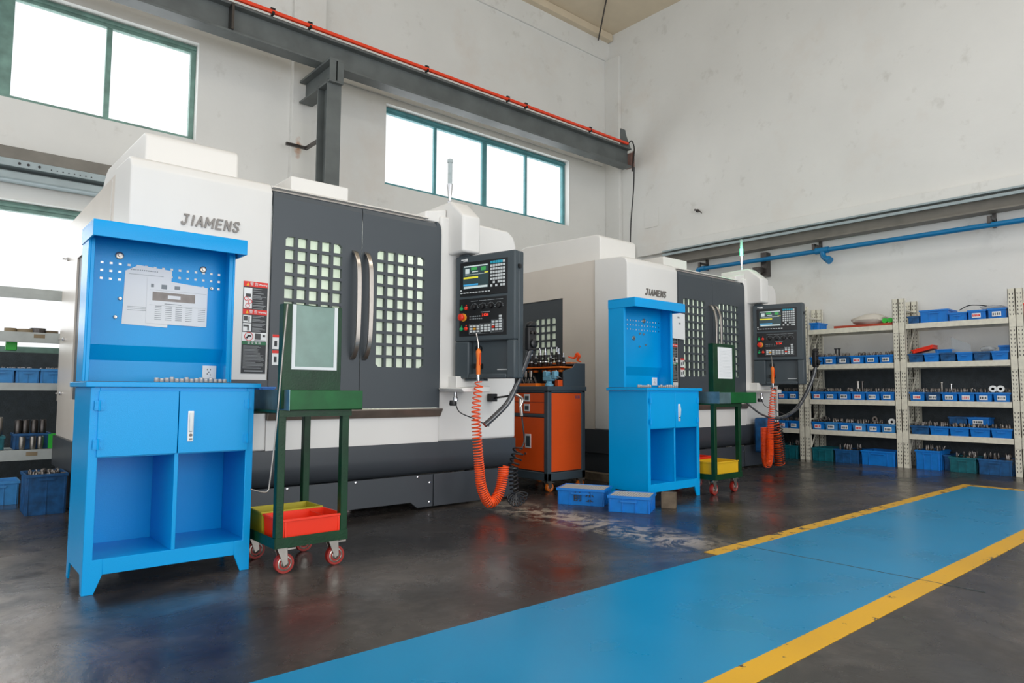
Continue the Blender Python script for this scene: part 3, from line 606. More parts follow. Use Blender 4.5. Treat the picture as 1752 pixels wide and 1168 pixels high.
def make_machine(x0, label, lit):
    Y0 = 4.87
    t = thing('machining_center', label, 'machine', (x0, Y0, 0), 0, 'CNC machining centers')
    # covers
    bm = bm_(); prism(bm, [(0, 0.56), (0, 2.44), (0.035, 2.50), (0.08, 2.52), (0.50, 2.54), (0.50, 0.56)], 'x', 0.0, 0.93); ob('left_cover', bm, 'mwhite', t, 0.014, seg=3)
    lb_ = stroke_letters('JIAMENS', 0.375, 0.078, 0.0125, 0.008, 0.16)
    ob('lettering', shift(lb_, 0.505, -0.0005, 2.138), 'letter', t)
    # the dark plate right of the cabinet and the warning sign
    ob('door_post', bmB(0.52, 0.932, -0.004, 0.02, 0.84, 1.065), 'mdark', t)
    make_sign(t, 0.738, 1.765, 0.172, 0.655, 0.0)
    for z in (1.29, 1.175):
        s_ = ob('caution_sticker', bmB(0.952, 1.03, -0.016, -0.012, z, z + 0.105), 'white', t)
        ob('red_header', bmB(0.952, 1.03, -0.0175, -0.016, z + 0.085, z + 0.105), 'signred', s_)
        bm = bm_(); B(bm, 0.965, 0.985, -0.0175, -0.016, z + 0.02, z + 0.06); B(bm, 1.0, 1.015, -0.0175, -0.016, z + 0.03, z + 0.07); ob('pictogram', bm, 'signblack', s_)
    # left side wall with the charcoal access door
    bm = bm_()
    for a, b, c, d in ((0.50, 1.05, 0.56, 2.54), (2.13, 2.86, 0.56, 2.54), (1.05, 2.13, 0.56, 0.90), (1.05, 2.13, 2.14, 2.54)): B(bm, 0.03, 0.09, a, b, c, d)
    ob('side_wall', bm, 'mside', t)
    if not lit: ob('seam_strip', bmB(0.024, 0.03, 0.735, 0.745, 0.56, 2.52), 'mwhite', t)
    bm = bm_(); grid_holes(bm, 1.05, 2.13, 0.90, 2.14, 1.19, 0.965, 4, 10, 0.1, 0.097, 0.076, 0.072, 0.045, 0.075, 0.02, 'x'); sd = ob('side_door', bm, 'mdark', t)
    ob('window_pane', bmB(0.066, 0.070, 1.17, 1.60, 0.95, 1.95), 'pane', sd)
    for z in (0.95, 1.45, 2.2):
        bm = bm_(); lathe(bm, [(0.018, 0), (0.018, 0.014), (0.008, 0.02), (0.008, 0.05)], (0.03, 2.62, z), 'x', 10)
        for v in bm.verts: v.co.x = 0.06 - v.co.x
        ob('side_latch', bm, 'chrome', t, smooth=True)
    # roofs and rear body
    bm = bm_(); B(bm, 0.09, 0.93, 0.50, 2.86, 2.49, 2.535); B(bm, 0.93, 2.42, 0.05, 1.72, 2.44, 2.48); B(bm, 0.09, 3.3, 1.70, 2.86, 0.56, 2.49); ob('rear_body', bm, 'mside', t)
    bm = bm_(); prism(bm, [(0.58, 2.5), (0.58, 2.84), (0.60, 2.875), (0.65, 2.895), (1.93, 2.94), (2.02, 2.92), (2.45, 2.60), (2.45, 2.5)], 'x', 0.20, 0.87); ob('upper_hood', bm, 'mwhite', t, 0.018, seg=3)
    bm = bm_(); B(bm, 1.24, 1.75, 0.43, 1.1, 2.48, 2.735); ob('top_housing', bm, 'mwhite', t, 0.008)
    bm = bm_(); B(bm, 0.045, 0.5, 2.86, 3.05, 0.87, 2.0); ob('electrical_box', bm, 'mside', t, 0.01)
    # right cover and arm column
    bm = bm_(); prism(bm, [(2.42, 0.56), (3.30, 0.56), (3.30, 2.38), (3.27, 2.46), (3.20, 2.51), (2.42, 2.53)], 'y', 0.0, 1.7); ob('right_cover', bm, 'mwhite', t, 0.022, seg=3)
    bm = bm_(); prism(bm, [(-0.21, 2.19), (-0.21, 2.51), (-0.02, 2.67), (0.40, 2.66), (0.40, 2.19)], 'x', 2.505, 2.70); ob('arm_column', bm, 'mwhite', t, 0.02, seg=3)
    bm = bm_(); prism(bm, [(2.28, 2.47), (2.28, 2.55), (2.50, 2.60), (2.50, 2.47)], 'y', 0.03, 0.4); ob('column_shoulder', bm, 'mwhite', t, 0.01)
    # front belt, sill, base
    ob('front_apron', bmB(0.93, 2.42, 0.0, 0.06, 0.56, 0.80), 'mwhite', t)
    bm = bm_(); prism(bm, [(0.02, 0.845), (-0.055, 0.845), (-0.055, 0.835), (-0.018, 0.775), (0.02, 0.775)], 'x', 0.93, 2.43); ob('sill', bm, 'sill', t, 0.003)
    bm = bm_(); prism(bm, [(-0.002, 0.56), (-0.006, 0.44), (0.0, 0.38), (0.03, 0.32), (0.07, 0.29), (2.8, 0.29), (2.8, 0.56)], 'x', 0.0, 3.30); ob('base_band', bm, 'mbase', t, 0.004, smooth=True)
    bm = bm_(); prism(bm, [(0.03, 0.07), (2.155, 0.07), (2.22, 0.02), (2.37, 0.02), (2.37, 0.29), (0.03, 0.29)], 'y', 0.0, 0.03); B(bm, 2.385, 3.28, 0.0, 0.03, 0.02, 0.29); B(bm, 2.37, 2.385, 0.012, 0.03, 0.02, 0.29); B(bm, 0.03, 0.06, 0.03, 2.8, 0.03, 0.29)
    sk = ob('skirt', bm, 'mbase', t, 0.003)
    for x, z in ((2.34, 0.06), (2.34, 0.22), (2.22, 0.275), (1.65, 0.275), (1.1, 0.275)):
        bm = bm_(); lathe(bm, [(0.011, 0), (0.011, -0.004), (0.006, -0.006)], (x, 0.0, z), 'y', 10); ob('bolt', bm, 'chrome', sk, smooth=True)
    for x in (0.3, 1.75, 3.0):
        for y in (0.35, 2.3):
            bm = bm_(); lathe(bm, [(0.07, 0), (0.07, 0.02), (0.025, 0.03), (0.025, 0.29)], (x, y, 0), 'z', 16); ob('levelling_foot', bm, 'dsteel', t, smooth=True)
    ob('chip_tank', bmB(0.9, 2.0, 0.35, 1.9, 0.03, 0.27), 'mbase', t)
    # interior seen through the windows
    bm = bm_(); B(bm, 0.93, 2.42, 0.06, 1.70, 0.74, 0.79); B(bm, 0.09, 0.93, 0.50, 1.70, 0.56, 0.62); B(bm, 0.9, 2.42, 1.66, 1.70, 0.79, 2.44)
    for i in range(9): B(bm, 0.1, 2.40, 1.60 + 0.02 * (i % 2), 1.66, 0.85 + i * 0.17, 0.97 + i * 0.17)
    ob('chamber_lining', bm, 'inner', t)
    bm = bm_(); B(bm, 1.2, 2.2, 0.7, 1.1, 0.95, 1.05); B(bm, 1.45, 1.95, 0.8, 1.05, 0.79, 0.95); ob('work_table', bm, 'dsteel', t, 0.01)
    bm = bm_(); B(bm, 1.6, 1.9, 1.05, 1.5, 1.75, 2.4); lathe(bm, [(0.03, -0.3), (0.05, -0.2), (0.09, -0.15), (0.09, 0.0)], (1.75, 1.15, 1.75), 'z', 18); ob('spindle_head', bm, 'inner', t, 0.02)
    bm = bm_(); B(bm, 1.22, 1.42, 0.75, 0.95, 1.52, 1.66); B(bm, 1.29, 1.35, 0.82, 0.88, 1.05, 1.52); ob('yellow_fixture', bm, 'yellow', t, 0.01)
    ob('work_lamp', bmB(1.1, 2.25, 0.12, 0.18, 2.38, 2.43), 'lamp', t)
    d = bpy.data.lights.new('work_lamp_light', 'AREA'); d.shape = 'RECTANGLE'; d.size = 1.3; d.size_y = 0.5; d.energy = 62; d.color = (0.96, 1.0, 0.94)
    lo = bpy.data.objects.new('work_lamp_light', d); col.objects.link(lo); lo.parent = t; lo.location = (1.65, 0.45, 2.36); lo.rotation_euler = (R(-18), 0, 0)
    # doors
    for k, (a, b, gx, hx) in enumerate(((0.932, 1.652, 1.03, 1.585), (1.658, 2.42, 1.797, 1.69))):
        bm = bm_(); grid_holes(bm, a, b, 0.85, 2.36, gx, 1.185, 5, 10, 0.0955, 0.0968, 0.0725, 0.0735, -0.012, 0.022, 0.022)
        top = [(-0.012, 2.36), (-0.012, 2.41), (-0.002, 2.445), (0.02, 2.46), (0.06, 2.465), (0.06, 2.36)]
        bb = b
        if k == 1:
            bb = b - 0.05; prism(bm, [(bb, 2.36), (b, 2.36), (b, 2.395), (b - 0.008, 2.43), (b - 0.03, 2.455), (bb, 2.462)], 'y', -0.010, 0.06)
        prism(bm, top, 'x', a, bb); dd = ob('sliding_door', bm, 'mdark', t)
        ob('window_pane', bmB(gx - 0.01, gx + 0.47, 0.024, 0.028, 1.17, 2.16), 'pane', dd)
        bm = bm_(); zs = [2.09, 2.07, 2.0, 1.9, 1.665, 1.43, 1.33, 1.26, 1.24]; ys = [-0.012, -0.045, -0.085, -0.105, -0.112, -0.105, -0.085, -0.045, -0.012]
        pth = smoothpath([(hx, y, z) for y, z in zip(ys, zs)], 5)
        L_, R_ = [], []
        for i, p in enumerate(pth):
            tn = (pth[min(i + 1, len(pth) - 1)] - pth[max(i - 1, 0)]).normalized(); nn = Vector((0, tn.z, -tn.y))
            L_.append([bm.verts.new(p + Vector((-0.018, 0, 0)) + nn * s_) for s_ in (-0.009, 0.009)]); R_.append([bm.verts.new(p + Vector((0.018, 0, 0)) + nn * s_) for s_ in (-0.009, 0.009)])
        for i in range(len(pth) - 1):
            q = [L_[i][0], L_[i][1], R_[i][1], R_[i][0]]; r_ = [L_[i + 1][0], L_[i + 1][1], R_[i + 1][1], R_[i + 1][0]]
            for j in range(4): bm.faces.new((q[j], q[(j + 1) % 4], r_[(j + 1) % 4], r_[j]))
        bm.faces.new([L_[0][0], L_[0][1], R_[0][1], R_[0][0]]); bm.faces.new([L_[-1][0], L_[-1][1], R_[-1][1], R_[-1][0]])
        ob('door_handle', bm, 'steel', dd, 0.003, smooth=True)
    bm = bm_(); prism(bm, [(0.0, 2.48), (0.03, 2.50), (0.40, 2.50), (0.40, 2.48)], 'x', 0.93, 2.30); ob('door_header', bm, 'mwhite', t)
    # signal tower
    tx, ty, tz = 2.605, 0.13, 2.66
    st = bm_(); lathe(st, [(0.022, 0), (0.022, 0.05), (0.012, 0.06), (0.014, 0.09), (0.028, 0.20), (0.028, 0.215)], (tx, ty, tz), 'z', 18); st = ob('signal_tower', st, 'chrome', t, smooth=True)
    bm = bm_(); lathe(bm, [(0.02, 0), (0.02, 0.10)], (tx, ty, tz + 0.215), 'z', 18); ob('lower_lens', bm, 'litgreen' if lit else 'clear', st, smooth=True)
    bm = bm_(); lathe(bm, [(0.02, 0), (0.02, 0.10), (0.026, 0.10), (0.026, 0.125), (0.02, 0.13)], (tx, ty, tz + 0.315), 'z', 18); ob('upper_lens', bm, 'clear', st, smooth=True)
    if lit:
        pl = bpy.data.lights.new('signal_lamp_light', 'POINT'); pl.energy = 2.0; pl.color = (0.15, 1.0, 0.5); pl.shadow_soft_size = 0.03
        po = bpy.data.objects.new('signal_lamp_light', pl); col.objects.link(po); po.parent = t; po.location = (tx - 0.05, ty - 0.05, tz + 0.27)
    # pendant and its shelf
    make_pendant(t, (2.55, -0.05, 1.10), math.atan2(-0.62, 0.15))
    bm = bm_(); prism(bm, [(2.40, 1.015), (2.42, 0.985), (2.70, 0.985), (2.70, 1.035)], 'y', -0.36, -0.02); B(bm, 2.52, 2.70, -0.12, 0.02, 1.0, 1.12); ob('pendant_arm', bm, 'mwhite', t, 0.006)
    bm = bm_(); lathe(bm, [(0.013, 0), (0.016, -0.04), (0.022, -0.05), (0.022, -0.075)], (2.44, -0.22, 0.985), 'z', 14); ob('cable_gland', bm, 'chrome', t, smooth=True)
    bm = bm_(); lathe(bm, [(0.028, 0), (0.033, 0.015), (0.028, 0.045)], (2.43, -0.20, 0.87), 'z', 14); tube(bm, smoothpath([(2.44, -0.22, 0.91), (2.46, -0.25, 0.82), (2.55, -0.35, 0.76), (2.62, -0.45, 0.705)]), 0.0045); ob('signal_cable', bm, 'cable', t, smooth=True)
    return t
make_machine(0.95, 'white and charcoal machining center with unlit signal tower, behind the leftmost blue workstation', False)
make_machine(5.90, 'white and charcoal machining center with green-lit signal tower, farther back beside the storage racks', True)
# fix names of light children: they are the machine's own lamps

# handwheel pendants, hanging from the control pendants' sides
def handwheel(x0, label):
    t = thing('handwheel_pendant', label, 'controller', (x0, 4.2, 1.33), 0, 'handheld pulse handwheels')
    bm = bm_(); B(bm, 0.0, 0.09, -0.035, 0.02, 0.0, 0.20); prism(bm, [(0.0, 0.2), (0.09, 0.2), (0.10, 0.235), (0.05, 0.25), (0.02, 0.235)], 'y', -0.035, 0.02); ob('housing', bm, 'rubber', t, 0.012)
    bm = bm_(); lathe(bm, [(0.036, 0), (0.036, -0.02), (0.03, -0.024)], (0.05, -0.035, 0.06), 'y', 20); lathe(bm, [(0.008, 0), (0.006, -0.025)], (0.068, -0.058, 0.075), 'y', 8); ob('dial', bm, 'black', t, smooth=True)
    for x, z in ((0.025, 0.15), (0.068, 0.15)):
        bm = bm_(); lathe(bm, [(0.013, 0), (0.011, -0.018)], (x, -0.035, z), 'y', 12); ob('selector_knob', bm, 'dsteel', t, smooth=True)
    bm = bm_(); pts = [(0.045, -0.01, 0.01), (0.02, 0.02, -0.1), (-0.02, 0.06, -0.24), (-0.10, 0.10, -0.42), (-0.22, 0.13, -0.54), (-0.31, 0.15, -0.61)]
    tube(bm, smoothpath(pts, 8), 0.023, 12); ob('wrapped_cable', bm, 'wrap', t, smooth=True)
    return t
handwheel(3.775, 'black handheld handwheel with plastic-wrapped cable hanging at the nearer machine pendant')
h2 = handwheel(8.86, 'black handheld handwheel with looping cable hanging at the farther machine pendant')
for ch in list(h2.children):
    if ch.name.startswith('wrapped_cable'):
        bpy.data.objects.remove(ch)
bm = bm_(); pts = [(0.045, -0.01, 0.01), (0.01, 0.02, -0.15), (-0.06, 0.08, -0.35), (-0.22, 0.12, -0.53), (-0.45, 0.15, -0.63), (-0.70, 0.18, -0.66), (-0.92, 0.25, -0.60), (-1.1, 0.35, -0.45)]
tube(bm, smoothpath(pts, 8), [0.024] * 40 + [0.012] * 17, 12); ob('wrapped_cable', bm, 'wrap', h2, smooth=True)

# air guns with orange coiled hoses
def air_gun(base, pts, label, p0, p1, R0=0.034, R1=0.043):
    t = thing('air_blow_gun', label, 'air gun', base, 0, 'orange air blow guns')
    bm = bm_(); lathe(bm, [(0.017, -0.02), (0.019, 0.03), (0.016, 0.10), (0.020, 0.14), (0.022, 0.17), (0.012, 0.19), (0.008, 0.195)], (0, 0, 0), 'z', 16); ob('gun_body', bm, 'oplas', t, smooth=True)
    bm = bm_(); tube(bm, smoothpath([(0, 0, 0.19), (-0.005, 0, 0.24), (-0.02, 0, 0.30), (-0.025, 0, 0.32)]), 0.0055, 8); ob('nozzle', bm, 'steel', t, smooth=True)
    bm = bm_(); B(bm, -0.004, 0.004, -0.028, -0.018, 0.06, 0.16); ob('trigger', bm, 'hose', t)
    bm = bm_(); lathe(bm, [(0.010, -0.09), (0.013, -0.06), (0.013, -0.02)], (0, 0, 0), 'z', 12); ob('coupling', bm, 'chrome', t, smooth=True)
    bm = bm_(); P = [Vector(p) - Vector(base) for p in pts]; coil(bm, P, R0, R1, 0.0055, p0, p1); ob('coiled_hose', bm, 'hose', t, smooth=True)
    return t
air_gun((3.474, 4.45, 1.15), [(3.485, 4.45, 1.07), (3.452, 4.45, 0.845), (3.465, 4.45, 0.63), (3.493, 4.45, 0.367), (3.52, 4.45, 0.20), (3.60, 4.45, 0.075), (3.69, 4.45, 0.12), (3.74, 4.45, 0.253), (3.756, 4.45, 0.364)],
        'orange air blow gun with U-shaped orange coiled hose on the nearer machine pendant', 0.044, 0.018)
air_gun((8.17, 4.4, 1.13), [(8.20, 4.4, 1.05), (8.13, 4.4, 0.78), (8.08, 4.4, 0.49), (8.06, 4.4, 0.22), (8.07, 4.44, 0.09), (8.10, 4.49, 0.2), (8.12, 4.5, 0.55)],
        'orange air blow gun with straight-hanging orange coiled hose on the farther machine pendant', 0.04, 0.014)
# black hoses
t = thing('black_air_hose', 'metal air gun with black coiled hose tangled on the floor beside the orange tool cabinet', 'hose', (4.0, 4.5, 0))
bm = bm_(); tube(bm, smoothpath([(-0.02, 0, 0.86), (0.0, -0.01, 0.92), (-0.05, 0, 0.96), (-0.10, 0.05, 0.98)]), 0.012, 10); tube(bm, [(0.0, 0, 0.78), (-0.02, 0, 0.93)], 0.014, 10); ob('metal_gun', bm, 'steel', t, smooth=True)
bm = bm_(); B(bm, -0.10, -0.03, 0.30, 0.36, 0.90, 0.97); tube(bm, [(-0.06, 0.32, 0.93), (-0.05, 0.04, 0.96)], 0.010); ob('gun_hook', bm, 'rubber', t, 0.01)
bm = bm_(); tube(bm, smoothpath([(0.0, 0, 0.78), (0.02, 0, 0.66), (0.03, 0, 0.55), (-0.02, 0, 0.48)]), 0.007, 8); coil(bm, [(-0.03, 0, 0.50), (-0.06, 0.0, 0.42), (-0.10, 0.0, 0.33), (-0.09, 0.0, 0.22), (-0.08, 0, 0.12)], 0.05, 0.03, 0.008, 0.055, 0.034)
for k in range(9):
    a = PI * (1.05 + 0.9 * k / 8); c = Vector((-0.09, -0.03, 0.115)); dv = Vector((math.cos(a) * 0.11, -0.02, math.sin(a) * 0.095)); sd = Vector((-math.sin(a), 0, math.cos(a))) * 0.016
    tube(bm, smoothpath([c, c + dv * 0.5 + sd * 1.3, c + dv + sd * 0.6, c + dv * 1.05, c + dv - sd * 0.6, c + dv * 0.5 - sd * 1.3, c + Vector((0.004, 0.004, 0))], 5), 0.0075, 6)
ob('coiled_hose', bm, 'cable', t, smooth=True)
t = thing('hose_bundle', 'red and black coiled hoses hanging in a bundle beside the farther machine', 'hose', (8.47, 4.5, 0))
bm = bm_(); tube(bm, smoothpath([(-0.06, 0, 0.92), (-0.04, 0, 1.02), (-0.16, 0, 1.06)]), 0.013, 8); tube(bm, [(-0.05, 0, 0.80), (-0.06, 0, 0.95)], 0.018, 8); ob('metal_gun', bm, 'steel', t, smooth=True)
bm = bm_(); tube(bm, [(-0.05, 0, 0.80), (-0.04, 0, 0.60)], 0.006); coil(bm, [(-0.04, 0, 0.62), (-0.02, 0, 0.35), (0.02, 0, 0.06)], 0.04, 0.05, 0.007, 0.05, 0.03); coil(bm, [(0.03, 0, 0.6), (0.08, 0, 0.3), (0.12, 0.02, 0.08)], 0.03, 0.04, 0.007, 0.05, 0.03); ob('black_hose', bm, 'cable', t, smooth=True)
bm = bm_(); coil(bm, [(-0.02, 0.03, 0.60), (0.02, 0.03, 0.35), (0.06, 0.03, 0.05)], 0.05, 0.05, 0.009, 0.04, 0.02); coil(bm, [(0.06, 0.05, 0.56), (0.12, 0.05, 0.3), (0.17, 0.05, 0.06)], 0.03, 0.035, 0.009, 0.04, 0.022); ob('red_hose', bm, 'hose', t, smooth=True)
bm = bm_(); B(bm, -0.08, 0.14, 0.10, 0.30, 0.2, 0.66); ob('dark_blue_cover', bm, 'bind', t, 0.03)

# ================================================================== BLUE WORKSTATIONS
def make_station(loc, label, knobs_unused=None):
    W_, D = 0.80, 0.46
    t = thing('tool_workstation', label, 'workstation', loc, 0, 'blue steel workstations')
    bm = bm_()
    for sx in (0, 1):   # front stiles with splayed feet
        X = (lambda x: x) if sx == 0 else (lambda x: W_ - x)
        prism(bm, [(X(0.0), 0.0), (X(0.05), 0.0), (X(0.085), 0.09), (X(0.085), 0.165), (X(0.04), 0.165), (X(0.04), 1.005), (X(0.0), 1.005)], 'y', 0.0, 0.012)
        xs = (0.0, 0.010) if sx == 0 else (W_ - 0.010, W_)
        prism(bm, [(0.012, 0.0), (0.045, 0.0), (0.075, 0.09), (D - 0.075, 0.09), (D - 0.045, 0.0), (D, 0.0), (D, 1.005), (0.012, 1.005)], 'x', *xs)
    B(bm, 0.085, W_ - 0.085, 0, 0.012, 0.09, 0.165); B(bm, 0.04, W_ - 0.04, 0, 0.012, 0.985, 1.005); B(bm, 0.392, 0.412, 0, 0.012, 0.165, 0.665)
    B(bm, 0.01, W_ - 0.01, D - 0.012, D, 0.09, 1.005); B(bm, 0.01, W_ - 0.01, 0.012, D - 0.012, 0.150, 0.160); B(bm, 0.01, W_ - 0.01, 0.012, D - 0.012, 0.655, 0.665); B(bm, 0.395, 0.408, 0.012, D - 0.012, 0.16, 0.655)
    ob('cabinet_body', bm, 'blue', t, 0.002)
    ob('worktop', bmB(-0.025, W_ + 0.03, -0.02, D + 0.01, 1.006, 1.032), 'blue', t, 0.003)
    ob('worktop_mat', bmB(-0.01, W_ + 0.015, 0.0, D, 1.032, 1.035), 'dado', t)
    for a, b, hx in ((0.034, 0.401, 0.038), (0.405, 0.768, 0.764)):
        dd = ob('cupboard_door', bmB(a, b, -0.008, 0.006, 0.662, 0.988), 'blue', t, 0.002)
        for z in (0.725, 0.915):
            bm = bm_(); B(bm, hx - 0.022, hx + 0.022, -0.0115, -0.008, z - 0.024, z + 0.024); cyl(bm, (hx, -0.012, z - 0.026), 0.005, 0.052, 'z', 8)
            for dx in (-0.014, 0.014):
                for dz in (-0.014, 0.014): cyl(bm, (hx + dx, -0.0115, z + dz), 0.004, -0.002, 'y', 8)
            ob('hinge', bm, 'blue', dd)
        if a > 0.3:
            h_ = ob('door_handle', bmB(0.448, 0.478, -0.014, -0.008, 0.722, 0.882), 'white', dd, 0.003)
            bm = bm_(); prism(bm, [(-0.018, 0.87), (-0.026, 0.83), (-0.022, 0.775), (-0.014, 0.77), (-0.014, 0.875)], 'x', 0.455, 0.471); ob('grip', bm, 'keyw', h_, 0.002)
            bm = bm_(); lathe(bm, [(0.008, 0), (0.008, -0.004)], (0.464, -0.014, 0.755), 'y', 14); B(bm, 0.456, 0.472, -0.016, -0.014, 0.730, 0.738); ob('lock', bm, 'dsteel', h_)
    # hutch: sides, perforated back, hood
    y0 = 0.27
    bm = bm_(); B(bm, 0.0, 0.012, y0, D, 1.035, 1.86); B(bm, 0.0121, 0.03, y0, y0 + 0.012, 1.035, 1.80); ob('hutch_side', bm, 'blue', t, 0.002)
    bm = bm_(); B(bm, W_ - 0.052, W_ - 0.04, y0, D, 1.035, 1.86); B(bm, W_ - 0.075, W_ - 0.0521, y0, y0 + 0.012, 1.035, 1.80); ob('hutch_side', bm, 'blue', t, 0.002)
    bm = bm_(); grid_holes(bm, 0.012, W_ - 0.052, 1.24, 1.86, 0.035, 1.60, 16, 3, 0.0445, 0.044, 0.015, 0.013, D - 0.055, D - 0.049, 0)
    prism(bm, [(D - 0.055, 1.24), (D - 0.049, 1.24), (D - 0.008, 1.16), (D - 0.008, 1.035), (D - 0.014, 1.035), (D - 0.014, 1.155)], 'x', 0.012, W_ - 0.052)
    ob('pegboard', bm, 'blue', t)
    bm = bm_(); prism(bm, [(0.13, 1.785), (0.13, 1.865), (0.135, 1.872), (D, 1.872), (D, 1.862), (0.14, 1.862), (0.14, 1.785)], 'x', -0.005, W_ - 0.02); B(bm, -0.005, 0.005, 0.14, D, 1.785, 1.862); B(bm, W_ - 0.03, W_ - 0.02, 0.14, D, 1.785, 1.862)
    ob('hood', bm, 'blue', t, 0.002)
    sk = ob('power_socket', bmB(0.645, 0.725, D - 0.020, D - 0.0145, 1.06, 1.14), 'white', t, 0.002)
    bm = bm_()
    for x, z in ((0.672, 1.117), (0.690, 1.117), (0.672, 1.09), (0.681, 1.10), (0.690, 1.085)): B(bm, x - 0.002, x + 0.002, D - 0.0215, D - 0.020, z - 0.004, z + 0.004)
    ob('socket_slots', bm, 'black', sk)
    return t
CAB1, CAB2 = (0.63, 3.89, 0), (4.955, 3.87, 0)
make_station(CAB1, 'blue steel workstation with two paper sheets on its pegboard, in front of the nearer machine')
make_station(CAB2, 'blue steel workstation with bare pegboard, beside the two blue boxes on the floor')
# magnets on the pegboards
def magnet(x, y, z, r, label):
    t = bm_(); lathe(t, [(r, 0), (r, -0.008), (r * 0.8, -0.010), (r * 0.45, -0.010), (r * 0.4, -0.02)], (0, 0, 0), 'y', 16)
    o = ob('magnet', t, 'zinc', smooth=True, loc=(x, y, z)); tag(o, label, 'magnet', 'magnets on the pegboards')
y1, y2 = CAB1[1] + 0.404, CAB2[1] + 0.404
for x, z, r, s in ((0.80, 1.74, 0.021, 'large round steel magnet at upper left of the nearer blue pegboard'), (1.245, 1.715, 0.019, 'large round steel magnet at upper right of the nearer blue pegboard'),
                   (0.812, 1.50, 0.010, 'small steel magnet left of the papers, upper of two, on the nearer pegboard'), (0.792, 1.395, 0.010, 'small steel magnet left of the papers, lower of two, on the nearer pegboard'), (1.297, 1.605, 0.010, 'small steel magnet right of the papers on the nearer pegboard')):
    magnet(x, y1, z, r, s)
for x, z, r, s in ((5.42, 1.70, 0.021, 'large round magnet at upper right of the farther blue pegboard'), (5.26, 1.52, 0.021, 'large round magnet at middle left of the farther blue pegboard'),
                   (5.355, 1.57, 0.010, 'small magnet in the middle of the farther pegboard, left of an upper pair'), (5.415, 1.565, 0.010, 'small magnet in the middle of the farther pegboard, right of an upper pair'),
                   (5.35, 1.44, 0.009, 'lowest small magnet on the farther blue pegboard'), (5.445, 1.46, 0.009, 'small magnet at lower right of the farther blue pegboard')):
    magnet(x, y2, z, r, s)
# papers on the nearer pegboard
def sheet(name, pts, y, label, marks, dark=None, grp=None):
    t = thing(name, label, 'paper', (pts[0][0], y, pts[0][1]), 0, grp)
    q = [(x - pts[0][0], z - pts[0][1]) for x, z in pts]
    bm = bm_(); prism(bm, q, 'y', 0, 0.0012); ob('paper', bm, 'paper', t)
    bm = bm_()
    for (a, b, c, d) in marks: B(bm, a - pts[0][0], b - pts[0][0], -0.0008, 0, c - pts[0][1], d - pts[0][1])
    ob('print', bm, 'ink', t)
    if dark:
        bm = bm_(); a, b, c, d = dark; a -= pts[0][0]; b -= pts[0][0]; c -= pts[0][1]; d -= pts[0][1]; B(bm, a, b, -0.0008, 0, c, d); o = ob('title_bar', bm, 'dsteel', t); ob('title_field', bmB(a + 0.35 * (b - a), a + 0.65 * (b - a), -0.0014, -0.0008, c + 0.3 * (d - c), c + 0.7 * (d - c)), 'paper', o)
    return t
rn = random.Random(5)
mk = [(0.86 + i * 0.011, 0.866 + i * 0.011, 1.668, 1.674) for i in range(13)] + [(0.85, 1.03, 1.645, 1.647)] + [(0.85, 0.95, 1.44 + i * 0.01, 1.442 + i * 0.01) for i in range(3)]
sheet('paper_sheet', [(0.825, 1.36), (1.06, 1.352), (1.075, 1.685), (0.90, 1.70), (0.832, 1.66)], y1 - 0.002, 'white paper sheet with clipped corner, behind the other sheet on the nearer pegboard', mk, None, 'papers on the pegboard')
mk = [(0.99 + c * 0.055, 0.99 + c * 0.055 + 0.035, 1.395 + r_ * 0.011, 1.398 + r_ * 0.011) for c in range(4) for r_ in range(8)] + [(1.225, 1.265, 1.40 + r_ * 0.011, 1.403 + r_ * 0.011) for r_ in range(7)] + [(0.965, 0.98, 1.58, 1.60), (1.02, 1.05, 1.575, 1.60), (1.09, 1.12, 1.578, 1.598), (1.04, 1.13, 1.487, 1.491)] + [(0.96, 1.27, 1.478, 1.4788), (0.96, 1.27, 1.565, 1.5658)]
sheet('paper_sheet', [(0.945, 1.372), (1.275, 1.368), (1.275, 1.605), (0.945, 1.632)], y1 - 0.005, 'white printed form with dark title bar on the nearer blue pegboard', mk, (0.975, 1.205, 1.505, 1.555), 'papers on the pegboard')
t = sheet('paper_sheet', [(6.66, 1.63), (6.93, 1.62), (6.93, 1.93), (6.66, 1.95)], 4.84, 'white paper with dark oval marks taped on the farther machine beside the sign', [(6.80, 6.84, 1.80, 1.82), (6.78, 6.82, 1.87, 1.89)])

# collets standing on the worktops
def collets(x0, x1, y, n, where, z=1.035):
    for i in range(n):
        x = x0 + (x1 - x0) * i / (n - 1); h = random.choice([0.020, 0.024, 0.028])
        bm = bm_(); lathe(bm, [(0.010, 0), (0.012, 0.003), (0.012, h), (0.007, h + 0.002)], (0, 0, 0), 'z', 12)
        o = ob('collet', bm, 'collet', smooth=True, loc=(x, y, z)); tag(o, 'small steel collet in a row on the %s' % where, 'collet', 'collets on the %s' % where)
collets(0.97, 1.33, 4.10, 15, 'nearer blue worktop')
collets(5.03, 5.20, 4.03, 7, 'farther blue worktop, left part')
collets(5.34, 5.62, 4.03, 10, 'farther blue worktop, right part')

